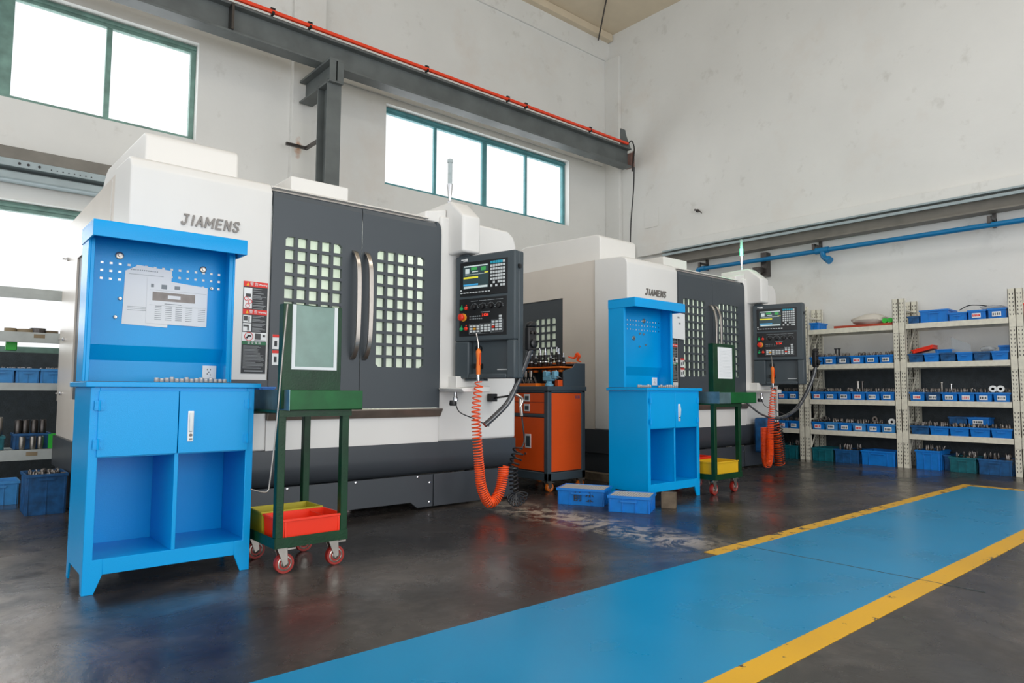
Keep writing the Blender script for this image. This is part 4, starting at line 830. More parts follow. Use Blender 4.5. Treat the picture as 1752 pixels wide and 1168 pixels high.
# ================================================================== GREEN TROLLEYS
def caster(parent, x, y, z_top, wr, mw='wine', rz=0.0, name='caster'):
    bm = bm_(); B(bm, x - 0.035, x + 0.035, y - 0.03, y + 0.03, z_top - 0.006, z_top)
    for s_ in (-1, 1): prism(bm, [(x - 0.03, z_top - 0.006), (x + 0.03, z_top - 0.006), (x + 0.035, wr), (x + 0.01, wr - 0.015)], 'y', y + s_ * 0.024 - 0.002, y + s_ * 0.024 + 0.002)
    B(bm, x - 0.01, x + 0.085, y - 0.012, y + 0.012, z_top - 0.028, z_top - 0.016)
    c = ob(name, bm, 'zinc', parent, 0.002)
    bm = bm_(); lathe(bm, [(wr * 0.72, -0.016), (wr * 0.97, -0.016), (wr, -0.010), (wr, 0.010), (wr * 0.97, 0.016), (wr * 0.72, 0.016)], (x + 0.02, y, wr), 'y', 28); ob('tyre', bm, mw, c, smooth=True)
    bm = bm_(); lathe(bm, [(0.008, -0.022), (wr * 0.3, -0.019), (wr * 0.35, -0.017), (wr * 0.55, -0.014), (wr * 0.62, -0.018), (wr * 0.74, -0.0165), (wr * 0.74, 0.0165), (0.008, 0.022)], (x + 0.02, y, wr), 'y', 24); ob('hub', bm, 'zinc', c, smooth=True)
    return c
def make_cart(loc, label, second):
    t = thing('tool_trolley', label, 'trolley', loc, 0, 'green steel trolleys')
    W_, D = (0.48 if second else 0.42), 0.56
    for x in (0, W_ - 0.045):
        for y in (0, D - 0.045):
            bm = bm_(); B(bm, x + 0.001, x + 0.044, y + 0.001, y + 0.044, 0.159, 0.872); ob('post', bm, 'green', t, 0.003)
    bm = bm_(); B(bm, 0, W_, -0.003, 0.0, 0.15, 0.205); B(bm, 0, W_, D, D + 0.003, 0.15, 0.205); B(bm, -0.003, 0.0, 0, D, 0.15, 0.205); B(bm, W_, W_ + 0.003, 0, D, 0.15, 0.205); B(bm, 0, W_, 0, D, 0.150, 0.158); ob('lower_shelf', bm, 'green', t)
    bm = bm_(); B(bm, 0.0, W_ + 0.01, -0.004, 0.0, 0.85, 0.885); B(bm, 0, W_, D, D + 0.004, 0.85, 0.885); B(bm, 0, W_, 0, D, 0.872, 0.885); ob('upper_frame', bm, 'green', t)
    bm = bm_(); x0, x1 = 0.045, 0.485 if not second else 0.73
    x0 = 0.045 if not second else 0.045
    B(bm, x0, x1, -0.03, -0.025, 0.886, 0.995); B(bm, x0, x1, D + 0.02, D + 0.025, 0.886, 0.995); B(bm, x1 - 0.005, x1, -0.025, D + 0.02, 0.886, 0.995); B(bm, x0, x1, -0.03, D + 0.025, 0.886, 0.892)
    tr = ob('top_tray', bm, 'green2', t, 0.002)
    bm = bm_(); B(bm, x0 - 0.004, x0, -0.034, D + 0.025, 0.884, 0.998)
    if second: B(bm, x0, x0 + 0.20, -0.034, -0.030, 0.886, 0.993)
    ob('tray_end_plate', bm, 'galv', tr)
    bx0, bx1, by = 0.025, 0.375, 0.035
    if second: bx0, bx1 = 0.055, 0.44
    bm = bm_(); B(bm, bx0, bx1, by, by + 0.06, 0.893, 1.475); ob('display_board', bm, 'green', t, 0.003)
    if not second:
        bm = bm_(); B(bm, 0.095, 0.335, by - 0.004, by, 1.125, 1.470); ob('document_window', bm, 'film', t)
        bm = bm_(); B(bm, 0.075, 0.095, by - 0.006, by, 1.11, 1.472); B(bm, 0.325, 0.345, by - 0.006, by, 1.11, 1.472); B(bm, 0.095, 0.325, by - 0.006, by, 1.11, 1.126); ob('document_holder', bm, 'keyw', t)
    else:
        p = ob('document_holder', bmB(0.13, 0.385, by - 0.003, by, 1.13, 1.44), 'paper', t)
        bm = bm_()
        for i in range(24): B(bm, 0.155, 0.36, by - 0.0036, by - 0.003, 1.15 + i * 0.0115, 1.1512 + i * 0.0115)
        ob('printed_lines', bm, 'ink', p)
    for x in (0.06, W_ - 0.06):
        for y in (0.07, D - 0.07): caster(t, x, y, 0.150, 0.054, 'wine')
    return t
CT1, CT2 = (1.465, 3.62, 0), (5.80, 3.73, 0)
make_cart(CT1, 'green steel trolley with empty document window, between the nearer workstation and machine doors', False)
make_cart(CT2, 'green steel trolley with a printed sheet on its board, beside the farther blue workstation', True)
def open_box(bm, w, d, h, t_=0.004, taper=0.0, div=None, z0=0.0):
    a = taper
    def ring(z, i, o_=0.0): return [(i + (a - o_), i + (a - o_), z), (w - i - (a - o_), i + (a - o_), z), (w - i - (a - o_), d - i - (a - o_), z), (i + (a - o_), d - i - (a - o_), z)]
    o0 = [bm.verts.new(p) for p in ring(z0, 0, 0)]; o1 = [bm.verts.new(p) for p in ring(z0 + h, 0, a)]; i1 = [bm.verts.new(p) for p in ring(z0 + h, t_, a)]; i0 = [bm.verts.new(p) for p in ring(z0 + t_, t_, 0)]
    bm.faces.new(o0[::-1]); bm.faces.new(i0)
    for A, Bv in ((o0, o1), (o1, i1), (i1, i0)):
        for k in range(4): bm.faces.new((A[k], A[(k + 1) % 4], Bv[(k + 1) % 4], Bv[k]))
    if div:
        for x in div: B(bm, x, x + t_, t_, d - t_, z0 + t_, z0 + h - 0.01)
    return bm
def tray_bin(loc, w, d, h, m_, label, div=None, rim=True, nm='storage_bin', grp='bins on the trolleys'):
    bm = bm_(); open_box(bm, w, d, h, 0.004, 0.006, div)
    if rim: 
        for (a, b, c, e) in ((-0.006, w + 0.006, -0.006, 0.0), (-0.006, w + 0.006, d, d + 0.006), (-0.006, 0.0, 0, d), (w, w + 0.006, 0, d)): B(bm, a, b, c, e, h - 0.012, h)
        for x in (0.02, w - 0.03): B(bm, x, x + 0.01, -0.003, 0.006, 0.0, h)
    o = ob(nm, bm, m_, loc=loc, bevel=0.0015); tag(o, label, 'bin', grp); return o
tray_bin((1.50, 3.628, 0.158), 0.36, 0.25, 0.14, 'red', 'red divided bin on the lower shelf of the nearer green trolley', [0.27])
tray_bin((1.50, 3.90, 0.158), 0.36, 0.22, 0.145, 'olive', 'yellow bin behind the red bin on the nearer green trolley')
o = tray_bin((5.83, 3.745, 0.158), 0.42, 0.26, 0.16, 'yellow', 'yellow bin on the lower shelf of the farther green trolley')
tray_bin((5.83, 4.03, 0.158), 0.42, 0.20, 0.18, 'red', 'red bin behind the yellow bin on the farther green trolley')
tray_bin((1.755, 4.69, 0.846), 0.11, 0.11, 0.17, 'bin', 'blue plastic cup standing on the sill of the nearer machine', None, True, 'plastic_cup', 'cup on the machine sill')['category'] = 'cup'
bm = bm_(); tube(bm, smoothpath([(1.478, 3.575, 1.46), (1.46, 3.575, 1.2), (1.435, 3.575, 0.8), (1.41, 3.575, 0.52), (1.40, 3.575, 0.47), (1.37, 3.575, 0.465), (1.31, 3.575, 0.485)]), 0.0045, 8)
tag(ob('hooked_rod', bm, 'zinc', smooth=True), 'long thin steel rod with hooked end leaning on the nearer green trolley', 'rod')

# ================================================================== ORANGE TOOL CABINET
oc = thing('tool_cabinet', 'orange and slate tool cabinet on casters between the two machines', 'cabinet', (4.70, 4.90, 0))
W_, D = 0.54, 0.72
bm = bm_()
for x in (0, W_ - 0.055):
    for y in (0, D - 0.055): B(bm, x, x + 0.055, y, y + 0.055, 0.11, 1.0)
B(bm, 0, W_, 0, D, 0.11, 0.19); B(bm, 0, W_, 0, D, 0.98, 1.0); B(bm, 0.02, W_ - 0.02, 0.02, D - 0.02, 0.19, 0.98); B(bm, 0, 0.02, 0.05, D - 0.05, 0.735, 0.765)
ob('cabinet_frame', bm, 'ogrey', oc, 0.006)
ob('cabinet_top', bmB(-0.01, W_ + 0.01, -0.01, D + 0.01, 1.0, 1.045), 'ogrey', oc, 0.004)
sp_ = ob('side_panel', bmB(0.058, W_ - 0.058, 0.006, 0.02, 0.20, 0.975), 'orange', oc)
ob('panel_mark', shift(text_bm('0-35', 0.04, 0.0004, 0, 0.0008, 0.9), 0.43, 0.005, 0.935), 'bind', sp_)
def front(name, z0, z1, hz0, hz1, hy):
    d_ = ob(name, bmB(0.006, 0.02, 0.06, D - 0.06, z0, z1), 'orange', oc, 0.002)
    h_ = ob('handle', bmB(0.0, 0.006, hy, hy + 0.085, hz0, hz1), 'keyw', d_, 0.002)
    ob('handle_recess', bmB(-0.001, 0.0, hy + 0.012, hy + 0.07, hz0 + 0.015, hz1 - 0.02), 'dado', h_)
    return d_
front('drawer', 0.885, 0.975, 0.89, 0.965, 0.27); front('drawer', 0.77, 0.88, 0.79, 0.865, 0.27)
d_ = front('cupboard_door', 0.20, 0.73, 0.42, 0.56, 0.25); bm = bm_(); lathe(bm, [(0.012, 0), (0.012, 0.008)], (-0.002, 0.33, 0.36), 'x', 12); ob('lock', bm, 'zinc', d_)
for x in (0.05, W_ - 0.05):
    for y in (0.05, D - 0.05): caster(oc, x, y, 0.11, 0.045, 'oplas')
bm = bm_(); prism(bm, [(0.22, 1.045), (W_, 1.045), (W_, 1.285), (0.40, 1.285), (0.36, 1.24), (0.22, 1.20)], 'y', 0.0, 0.015); prism(bm, [(0.22, 1.045), (W_, 1.045), (W_, 1.285), (0.40, 1.285), (0.36, 1.24), (0.22, 1.20)], 'y', D - 0.015, D); B(bm, W_ - 0.02, W_, 0.015, D - 0.015, 1.045, 1.285); B(bm, 0.42, W_ - 0.02, 0.015, D - 0.015, 1.27, 1.285)
ob('holder_riser', bm, 'ogrey', oc, 0.002)
ob('holder_shelf', bmB(0.20, 0.44, 0.03, D - 0.03, 1.235, 1.25), 'oplas', oc, 0.002)
ob('upper_holder_shelf', bmB(0.43, W_ - 0.01, 0.10, D - 0.03, 1.286, 1.30), 'oplas', oc)
for i, y in enumerate((0.12, 0.2, 0.28, 0.36, 0.5, 0.58)):
    bm = bm_(); lathe(bm, [(0.026, 0), (0.03, 0.022), (0.018, 0.022), (0.016, 0.0)], (0.30, y, 1.195), 'z', 14); ob('holder_socket', bm, 'oplas', oc, smooth=True)
def holder_thing(x, y, z, s, label, group, mats=('rubber', 'chrome')):
    t = thing('tool_holder', label, 'tool holder', (x, y, z), 0, group)
    bm = bm_(); lathe(bm, [(0.012 * s, 0), (0.030 * s, 0.035 * s), (0.030 * s, 0.05 * s), (0.024 * s, 0.053 * s), (0.024 * s, 0.062 * s), (0.031 * s, 0.065 * s), (0.031 * s, 0.078 * s), (0.02 * s, 0.08 * s), (0.02 * s, 0.13 * s)], (0, 0, 0), 'z', 14); ob('holder_body', bm, mats[0], t, smooth=True)
    bm = bm_(); lathe(bm, [(0.0245 * s, 0.0525 * s), (0.0255 * s, 0.0535 * s), (0.0255 * s, 0.062 * s), (0.0245 * s, 0.063 * s)], (0, 0, 0), 'z', 14); ob('flange_ring', bm, mats[1], t, smooth=True)
    bm = bm_(); lathe(bm, [(0.016 * s, 0.13 * s), (0.013 * s, 0.15 * s), (0.006 * s, 0.152 * s), (0.006 * s, 0.19 * s)], (0, 0, 0), 'z', 10); ob('collet_nut', bm, mats[1], t, smooth=True)
    return t
for i, y in enumerate((4.99, 5.06, 5.18, 5.26, 5.34, 5.41, 5.48, 5.54)):
    holder_thing(5.01, y, 1.25, 0.75 if i in (0, 2, 5) else 1.0, 'black tool holder in the front row on the orange shelf of the tool cabinet', 'tool holders on the front orange shelf')
for i, y in enumerate((5.25, 5.33, 5.43, 5.52)):
    holder_thing(5.17, y, 1.30, 0.9, 'black tool holder in the raised back row of the tool cabinet', 'tool holders on the back shelf')
for i, (y, mm) in enumerate(((5.02, 'oplas'), (5.18, 'oplas'), (5.40, 'oplas'), (5.48, 'oplas'))):
    bm = bm_(); lathe(bm, [(0.006, 0), (0.008, 0.05), (0.018, 0.055), (0.022, 0.12)], (4.93, y, 1.09), 'z', 12); o = ob('tool_holder', bm, 'zinc', smooth=True); tag(o, 'steel tool holder hanging under the orange shelf of the tool cabinet', 'tool holder', 'tool holders hanging under the shelf')
# vise, tray of drills, orange clamp on top
vz = thing('bench_vise', 'light blue bench vise on the corner of the tool cabinet', 'vise', (4.80, 4.985, 1.045))
bm = bm_(); lathe(bm, [(0.045, 0), (0.045, 0.02), (0.03, 0.03), (0.03, 0.055)], (0, 0, 0), 'z', 18); B(bm, -0.03, 0.03, -0.055, 0.065, 0.055, 0.10); B(bm, -0.03, 0.03, 0.01, 0.065, 0.10, 0.15); ob('fixed_jaw', bm, 'lightblue', vz, 0.006)
bm = bm_(); B(bm, -0.028, 0.028, -0.11, -0.06, 0.075, 0.15); B(bm, -0.02, 0.02, -0.06, 0.0, 0.10, 0.115); ob('moving_jaw', bm, 'lightblue', vz, 0.006)
bm = bm_(); cyl(bm, (0, -0.12, 0.09), 0.007, -0.03, 'y', 10); tube(bm, [(-0.04, -0.14, 0.10), (0.04, -0.14, 0.08)], 0.004, 8); ob('screw_handle', bm, 'zinc', vz)
dt = thing('drill_tray', 'shallow orange tray with drill bits on the tool cabinet', 'tray', (4.72, 5.10, 1.045)); bm = bm_(); open_box(bm, 0.16, 0.34, 0.03, 0.004); ob('tray', bm, 'oplas', dt)
for i in range(9):
    bm = bm_(); a = random.uniform(-0.4, 0.4); L_ = random.uniform(0.05, 0.1); tube(bm, [(0, 0, 0), (math.sin(a) * L_ * 0.5, math.cos(a) * L_ * 0.5, L_)], 0.006, 8)
    o = ob('drill_bit', bm, 'dsteel', smooth=True, loc=(4.755 + 0.05 * (i % 2), 5.12 + i * 0.03, 1.05)); tag(o, 'steel drill bit standing in the orange tray on the tool cabinet', 'drill bit', 'drill bits in the orange tray')
o = ob('orange_box', bmB(4.86, 4.93, 4.915, 4.965, 1.045, 1.11), 'orange', bevel=0.004); tag(o, 'small orange box beside the vise on the tool cabinet', 'box')
oclamp = bm_(); tube(oclamp, smoothpath([(5.15, 5.06, 1.36), (5.17, 4.99, 1.345), (5.18, 4.96, 1.385), (5.18, 4.93, 1.36), (5.18, 4.95, 1.32), (5.19, 4.91, 1.30)]), [0.004 + 0.014 * math.sin(PI * i / 40) for i in range(41)], 8)
tag(ob('orange_clamp', oclamp, 'hose', smooth=True), 'bright orange plastic spring clamp lying on top of the tool cabinet riser', 'clamp')

# ================================================================== BLUE BOXES ON THE FLOOR
def tote(loc, rz, w, d, h, m_, label, grp=None, fill=None, ribs=True, nm='plastic_tote', link=True, lab=False):
    t = thing(nm, label, 'box', loc, rz, grp)
    bm = bm_(); open_box(bm, w, d, h, 0.005, 0.010)
    for (a, b, c, e) in ((-0.008, w + 0.008, -0.008, 0.0), (-0.008, w + 0.008, d, d + 0.008), (-0.008, 0.0, 0, d), (w, w + 0.008, 0, d)): B(bm, a, b, c, e, h - 0.022, h)
    if ribs:
        n = max(3, int(w / 0.07))
        for i in range(n):
            x = 0.012 + (w - 0.03) * i / (n - 1)
            if i in (0, 1, n - 2, n - 1): B(bm, x, x + 0.006, 0.0, 0.012, 0, h - 0.02); B(bm, x, x + 0.006, d - 0.012, d, 0, h - 0.02)
        n = max(3, int(d / 0.06))
        for i in range(n): y = 0.012 + (d - 0.03) * i / (n - 1); B(bm, 0.0, 0.012, y, y + 0.006, 0, h - 0.02); B(bm, w - 0.012, w, y, y + 0.006, 0, h - 0.02)
    ob('tote_body', bm, m_, t, 0.001)
    if h > 0.1:
        for yy in (-0.012, d + 0.004): ob('grip', bmB(w * 0.3, w * 0.7, yy, yy + 0.008, h - 0.05, h - 0.036), m_, t)
    if lab:
        s_ = ob('label_card', bmB(w * 0.25, w * 0.75, -0.0145, -0.0125 , h * 0.18, h * 0.66), 'paper', t)
        bm = bm_(); rr = random.Random(lab)
        for i in range(4): B(bm, w * (0.29 + i * 0.11), w * (0.29 + i * 0.11 + rr.uniform(0.05, 0.09)), -0.0155, -0.0145, h * 0.3, h * 0.54)
        ob('label_print', bm, 'signred' if lab % 3 == 0 else 'dado', s_)
    return t
def box_fill_cells(t, w, d, h, label, grp):
    pass
rzb = math.atan2(-0.30, 0.165)
def celled(loc, rz, w, d, h, label, name_cells):
    t = tote(loc, rz, w, d, h, 'bin', label, 'blue totes on the floor')
    bm = bm_(); nx, ny = int(w / 0.022), int(d / 0.022)
    for i in range(nx + 1): x = 0.008 + (w - 0.016) * i / nx; B(bm, x - 0.003, x + 0.003, 0.008, d - 0.008, h - 0.03, h - 0.004)
    for j in range(ny + 1): y = 0.008 + (d - 0.016) * j / ny; B(bm, 0.008, w - 0.008, y - 0.003, y + 0.003, h - 0.03, h - 0.004)
    ob('cell_insert', bm, 'cellgrey', t); ob('cell_floor', bmB(0.006, w - 0.006, 0.006, d - 0.006, h - 0.036, h - 0.031), 'dado', t)
    return t
t = celled((4.315, 4.375, 0), rzb, 0.42, 0.30, 0.145, 'blue tote with handwritten black characters and a metal cell insert, on the floor', None)
ob('handwriting', shift(text_bm('前 栾', 0.085, 0.0006, 0, 0.001), 0.24, -0.0125 + 0.008, 0.07), 'signblack', t)
t = celled((4.375, 3.835, 0), rzb, 0.345, 0.30, 0.135, 'blue tote without writing, with a metal cell insert, the one nearer the blue walkway', None)
bm = bm_(); prism(bm, [(0, 0), (0.10, 0), (0.10, 0.13), (0, 0.135)], 'x', 0, 0.12); o = ob('wooden_block', bm, 'wood', loc=(4.86, 3.66, 0), rot=(0, 0, rzb), bevel=0.003); tag(o, 'brown wooden block standing behind the front blue tote', 'block')
bm = bm_(); B(bm, 0, 0.10, 0, 0.62, 0, 0.085); o = ob('wooden_beam', bm, 'wood', loc=(5.77, 4.98, 0), bevel=0.004); tag(o, 'rough brown timber lying on the floor beside the orange tool cabinet', 'timber')

# ================================================================== RIGHT RACKS
levels = [1.926, 1.407, 0.894, 0.453]
posts = [(2.245, 2.32), (3.475, 3.55), (3.555, 3.63), (4.815, 4.89), (0.93, 1.005), (4.895, 4.97), (6.22, 6.295), (2.165, 2.24)]
def upright(root, x, y0, y1, h=2.275):
    bm = bm_(); B(bm, x, x + 0.004, y0, y1, 0, h); B(bm, x, x + 0.05, y0, y0 + 0.004, 0, h); B(bm, x, x + 0.05, y1 - 0.004, y1, 0, h)
    u_ = ob('upright', bm, 'rack', root)
    bm = bm_(); z = 0.05
    while z < h - 0.05:
        for s_ in (-1, 1):
            yc = (y0 + y1) / 2 + s_ * 0.015; prism(bm, [(yc - 0.004, z), (yc + 0.004, z), (yc + s_ * 0.004 + 0.004, z + 0.022), (yc + s_ * 0.004 - 0.005, z + 0.022)], 'x', x - 0.0012, x)
        z += 0.05
    ob('slot_row', bm, 'dsteel', u_)['kind'] = 'stuff'
    return u_
def rack(y0, y1, label, loc_y):
    r_ = thing('storage_rack', label, 'shelf', (10.0, y0, 0), 0, 'cream storage racks')
    w = y1 - y0
    for x in (0.0, 0.46):
        upright(r_, x, 0, 0.075); upright(r_, x, w - 0.075, w)
    for i, z in enumerate(levels):
        bm = bm_(); B(bm, 0.004, 0.03, 0.075, w - 0.075, z - 0.07, z); B(bm, 0.44, 0.46, 0.075, w - 0.075, z - 0.07, z); B(bm, -0.004, 0.0, 0.0, 0.07, z - 0.12, z + 0.02); B(bm, -0.004, 0.0, w - 0.07, w, z - 0.12, z + 0.02); B(bm, 0.02, 0.45, 0.01, w - 0.01, z - 0.025, z - 0.005); ob('shelf', bm, 'rack', r_, 0.002)
    for y in (0.03, w - 0.045):
        bm = bm_(); 
        for a, b in ((0.1, 0.7), (0.7, 1.3), (1.3, 1.95)): tube(bm, [(0.03, y, a), (0.46, y, b)], 0.011, 6)
        for z in (2.12, 1.2, 0.6): tube(bm, [(0.03, y, z), (0.46, y, z)], 0.011, 6)
        ob('brace', bm, 'rack', r_)
    return r_
rack(2.24, 3.55, 'cream steel rack, second from the right, with blue bins on four shelves', 0)
rack(3.555, 4.89, 'cream steel rack left of the double upright, with a white sack on top', 0)
rack(4.90, 6.22, 'cream steel rack mostly hidden behind the farther machine pendant', 0)
rack(0.92, 2.235, 'cream steel rack cut off by the right edge of the photo', 0)

def parts_pile(root_loc, rz, w, d, h, where, n, seed, tall=0.05):
    rr = random.Random(seed); bm = bm_()
    for i in range(n):
        x, y = rr.uniform(0.02, w - 0.02), rr.uniform(0.02, d - 0.03); k = rr.random()
        if k < 0.5: lathe(bm, [(0.008, 0), (0.014, 0.01), (0.014, rr.uniform(0.02, tall)), (0.006, tall + 0.004)], (x, y, h - 0.02), 'z', 8)
        elif k < 0.8: lathe(bm, [(0.012, 0), (0.012, 0.035)], (x, y, h + 0.0), rr.choice('xy'), 8)
        else: tube(bm, [(x, y, h - 0.02), (x + rr.uniform(-0.02, 0.02), y + rr.uniform(-0.02, 0.02), h + rr.uniform(0.01, tall))], 0.005, 6)
    B(bm, 0.012, w - 0.012, 0.012, d - 0.012, h * 0.4, h - 0.018)
    o = ob('metal_parts', bm, 'parts', loc=root_loc, rot=(0, 0, rz), smooth=True)
    tag(o, 'small steel parts in the %s' % where, 'metal parts', 'loose parts in rack bins', 'stuff')
ORD = ['first', 'second', 'third', 'fourth', 'fifth', 'sixth', 'seventh']
SH = ['top', 'second', 'third', 'fourth']
seedc = 11
bin_cache = {}
def rack_bins(y0, y1, level, n, rackname, kinds, labels=True, pile=True, tallv=0.065, depth=0.30):
    """bins side by side, left to right as seen from the aisle (from high y to low y)"""
    global seedc
    z = levels[level]; pitch = (y1 - y0) / n; w = pitch - 0.012; h = 0.115
    for i in range(n):
        seedc += 1; yl = y1 - i * pitch - 0.006      # left edge (higher y)
        m_ = kinds[i % len(kinds)]; lab = seedc if labels else False
        place = '%s from left, %s shelf, %s' % (ORD[i], SH[level], rackname)
        nm = {'bin': 'blue', 'binl': 'light blue', 'bind': 'dull blue', 'bint': 'teal'}[m_]
        tote((10.0 + 0.02, yl, z), -PI / 2, w, depth, h, m_, '%s%s bin, %s' % (nm, ' labelled' if lab else '', place), 'bins on the %s shelf of the %s' % (SH[level], rackname), lab=lab, ribs=False, nm='storage_bin')
        bpy.context  # keep order
        if pile: parts_pile((10.02, yl, z), -PI / 2, w, depth, h, 'bin ' + place, 22, seedc, tallv)
MR, LR, BR, RR = 'rack right of the double upright', 'rack with white sack', 'rack behind the pendant', 'rack at right edge'
rack_bins(3.64, 4.80, 1, 6, LR, ['bin', 'bin', 'bind', 'bin'])
rack_bins(3.64, 4.80, 2, 6, LR, ['bin'])
rack_bins(3.64, 4.80, 3, 6, LR, ['bin', 'binl'])
rack_bins(2.33, 3.46, 1, 6, MR, ['bind', 'bin'], labels=False, pile=False)
rack_bins(2.33, 3.46, 2, 6, MR, ['bin', 'bind', 'bin', 'bin', 'bin', 'bin'])
rack_bins(2.33, 3.46, 3, 5, MR, ['bind', 'bin', 'bin', 'bin', 'bin'], labels=False)
rack_bins(4.98, 5.52, 2, 3, BR, ['bin']); rack_bins(4.98, 5.52, 3, 3, BR, ['bin'])
rack_bins(1.6, 2.15, 2, 2, RR, ['bin'], labels=False); rack_bins(1.6, 2.15, 3, 2, RR, ['bint'], labels=False); rack_bins(1.6, 2.15, 1, 2, RR, ['bin'], labels=False, pile=False)
z = levels[0]
tote((10.04, 3.45, z), -PI / 2, 0.13, 0.36, 0.10, 'bind', 'dark blue low tote next to the double upright on the top shelf', 'totes on the top shelf')
tote((10.06, 3.31, z), -PI / 2, 0.33, 0.36, 0.17, 'bin', 'largest blue tote on the top shelf right of the double upright', 'totes on the top shelf')
tote((10.04, 2.965, z), -PI / 2, 0.20, 0.32, 0.11, 'bin', 'plain blue bin between the large tote and labelled bins on the top shelf', 'totes on the top shelf')
tote((10.02, 2.745, z), -PI / 2, 0.19, 0.32, 0.12, 'bin', 'blue bin with red-printed label on the top shelf', 'totes on the top shelf', lab=3)
tote((10.02, 2.53, z), -PI / 2, 0.19, 0.32, 0.125, 'bin', 'blue bin with black-printed label at the right end of the top shelf', 'totes on the top shelf', lab=4)
tote((10.05, 4.80, z), -PI / 2, 0.12, 0.3, 0.11, 'bin', 'blue bin at the left end of the top shelf beside the pendant', 'totes on the top shelf')
tote((10.02, 2.16, z), -PI / 2, 0.24, 0.3, 0.16, 'red', 'red bin on the top shelf at the right edge of the photo', 'totes on the top shelf')
bm = bm_(); tube(bm, smoothpath([(10.1, 2.86, z + 0.14), (10.1, 2.76, z + 0.19), (10.1, 2.66, z + 0.19), (10.1, 2.56, z + 0.17)]), 0.006); tag(ob('bent_rod', bm, 'cable', smooth=True), 'thin dark bent rod lying across the labelled bins of the top shelf', 'rod')
# clear bags
def blob(name, c, s, m_, label, cat, seed=1, amp=0.25, grp=None):
    bm = bm_(); bmesh.ops.create_icosphere(bm, subdivisions=3, radius=1.0); rr = random.Random(seed); ph = [rr.uniform(0, 6) for _ in range(6)]
    for v in bm.verts:
        p = v.co.copy(); k = 1 + amp * (math.sin(3 * p.x + ph[0]) * math.sin(4 * p.y + ph[1]) + 0.6 * math.sin(7 * p.z + 5 * p.x + ph[2])) * 0.6
        v.co = Vector((c[0] + p.x * s[0] * k, c[1] + p.y * s[1] * k, max(c[2] - s[2] * 0.98, c[2] + p.z * s[2] * k)))
    return tag(ob(name, bm, m_, smooth=True), label, cat, grp)
blob('plastic_bag', (10.2, 2.52, z + 0.155), (0.1, 0.14, 0.03), 'clearbag', 'crumpled clear plastic bag on the labelled bins of the top shelf', 'bag', 4)
blob('cloth_sack', (10.2, 4.0, z + 0.105), (0.15, 0.25, 0.085), 'sack', 'crumpled white sack on a red panel on the top shelf', 'sack', 2, 0.2)
o = ob('red_panel', bmB(10.03, 10.38, 3.64, 4.44, z, z + 0.035), 'redbrown', bevel=0.004); tag(o, 'flat red panel under the white sack on the top shelf', 'panel')
for i, y in enumerate((3.75, 3.68)):
    bm = bm_(); lathe(bm, [(0.008, 0), (0.034, 0), (0.034, 0.05), (0.008, 0.05)], (10.05, y, z + 0.07), 'x', 18)
    o = ob('green_reel', bm, 'lime', smooth=True); tag(o, ['left', 'right'][i] + ' of two lime green reels beside the white sack on the top shelf', 'reel', 'lime green reels')
# second shelf, bay with the red tray
z = levels[1]
t = tray_bin((10.10, 3.43, z + 0.118), 0.0 + 0.26, 0.2, 0.05, 'red', 'small red tray tilted on the bins of the second shelf', None, True, 'small_tray', 'tray on the bins'); t.rotation_euler = (R(0), R(-14), -PI / 2); t['category'] = 'tray'
t = tray_bin((10.14, 3.17, z + 0.116), 0.22, 0.2, 0.05, 'bin', 'blue shallow tray beside the red tray on the second shelf', None, True, 'small_tray', 'tray on the bins'); t.rotation_euler = (0, 0, -PI / 2); t['category'] = 'tray'
bm = bm_(); prism(bm, [(0, 0), (0.21, 0), (0.21, 0.10), (0.0, 0.20)], 'x', 0, 0.012)
for v in bm.verts: v.co.y = -v.co.y
o = ob('grey_plate', bm, 'clearbag', loc=(10.14, 2.97, z + 0.117), rot=(0, R(-8), 0)); tag(o, 'slanted translucent grey plate standing in the bins of the second shelf', 'plate')
blob('plastic_bag', (10.14, 2.58, z + 0.15), (0.06, 0.08, 0.035), 'clearbag', 'small clear plastic bag on the bins of the second shelf', 'bag', 8)
tote((10.1, 2.45, z + 0.117), -PI / 2, 0.14, 0.22, 0.07, 'bin', 'small blue bin stacked at the right end of the second shelf', 'stacked bins')
# fourth shelf stacked bins
z = levels[3]
tote((10.16, 3.05, z + 0.14), -PI / 2, 0.20, 0.24, 0.10, 'bind', 'dull blue bin stacked behind the others on the fourth shelf, left of two', 'stacked bins')
tote((10.16, 2.83, z + 0.14), -PI / 2, 0.22, 0.24, 0.10, 'bin', 'blue bin stacked behind the others on the fourth shelf, right of two', 'stacked bins', lab=5)
# notable tall parts on the shelves
def ring_part(y, z, r, label, m_='chrome'):
    bm = bm_(); lathe(bm, [(r * 0.4, 0), (r, 0.0), (r, 0.02), (r * 0.4, 0.02), (r * 0.4, 0)], (10.05, y, z), 'x', 20); tag(ob('steel_ring', bm, m_, smooth=True), label, 'ring', 'steel rings on the racks')
def tall_part(y, z, h, r, label, m_='dsteel'):
    bm = bm_(); lathe(bm, [(r, 0), (r, 0.012), (r * 0.6, 0.016), (r * 0.6, h - 0.016), (r, h - 0.012), (r, h)], (10.12, y, z), 'z', 14); tag(ob('tool_holder', bm, m_, smooth=True), label, 'tool holder', 'tall holders on the racks')
h_ = 0.105
tall_part(4.46, levels[1] + h_, 0.13, 0.022, 'tall black holder standing left in the second-shelf bins', 'rubber'); tall_part(4.41, levels[1] + h_, 0.13, 0.022, 'tall black holder right of its twin in the second-shelf bins', 'rubber')
tall_part(4.16, levels[2] + h_, 0.16, 0.026, 'tall steel holder in the third-shelf bins left of the double upright', 'zinc'); tall_part(4.10, levels[2] + h_, 0.16, 0.026, 'tall dark holder in the third-shelf bins left of the double upright', 'dsteel')
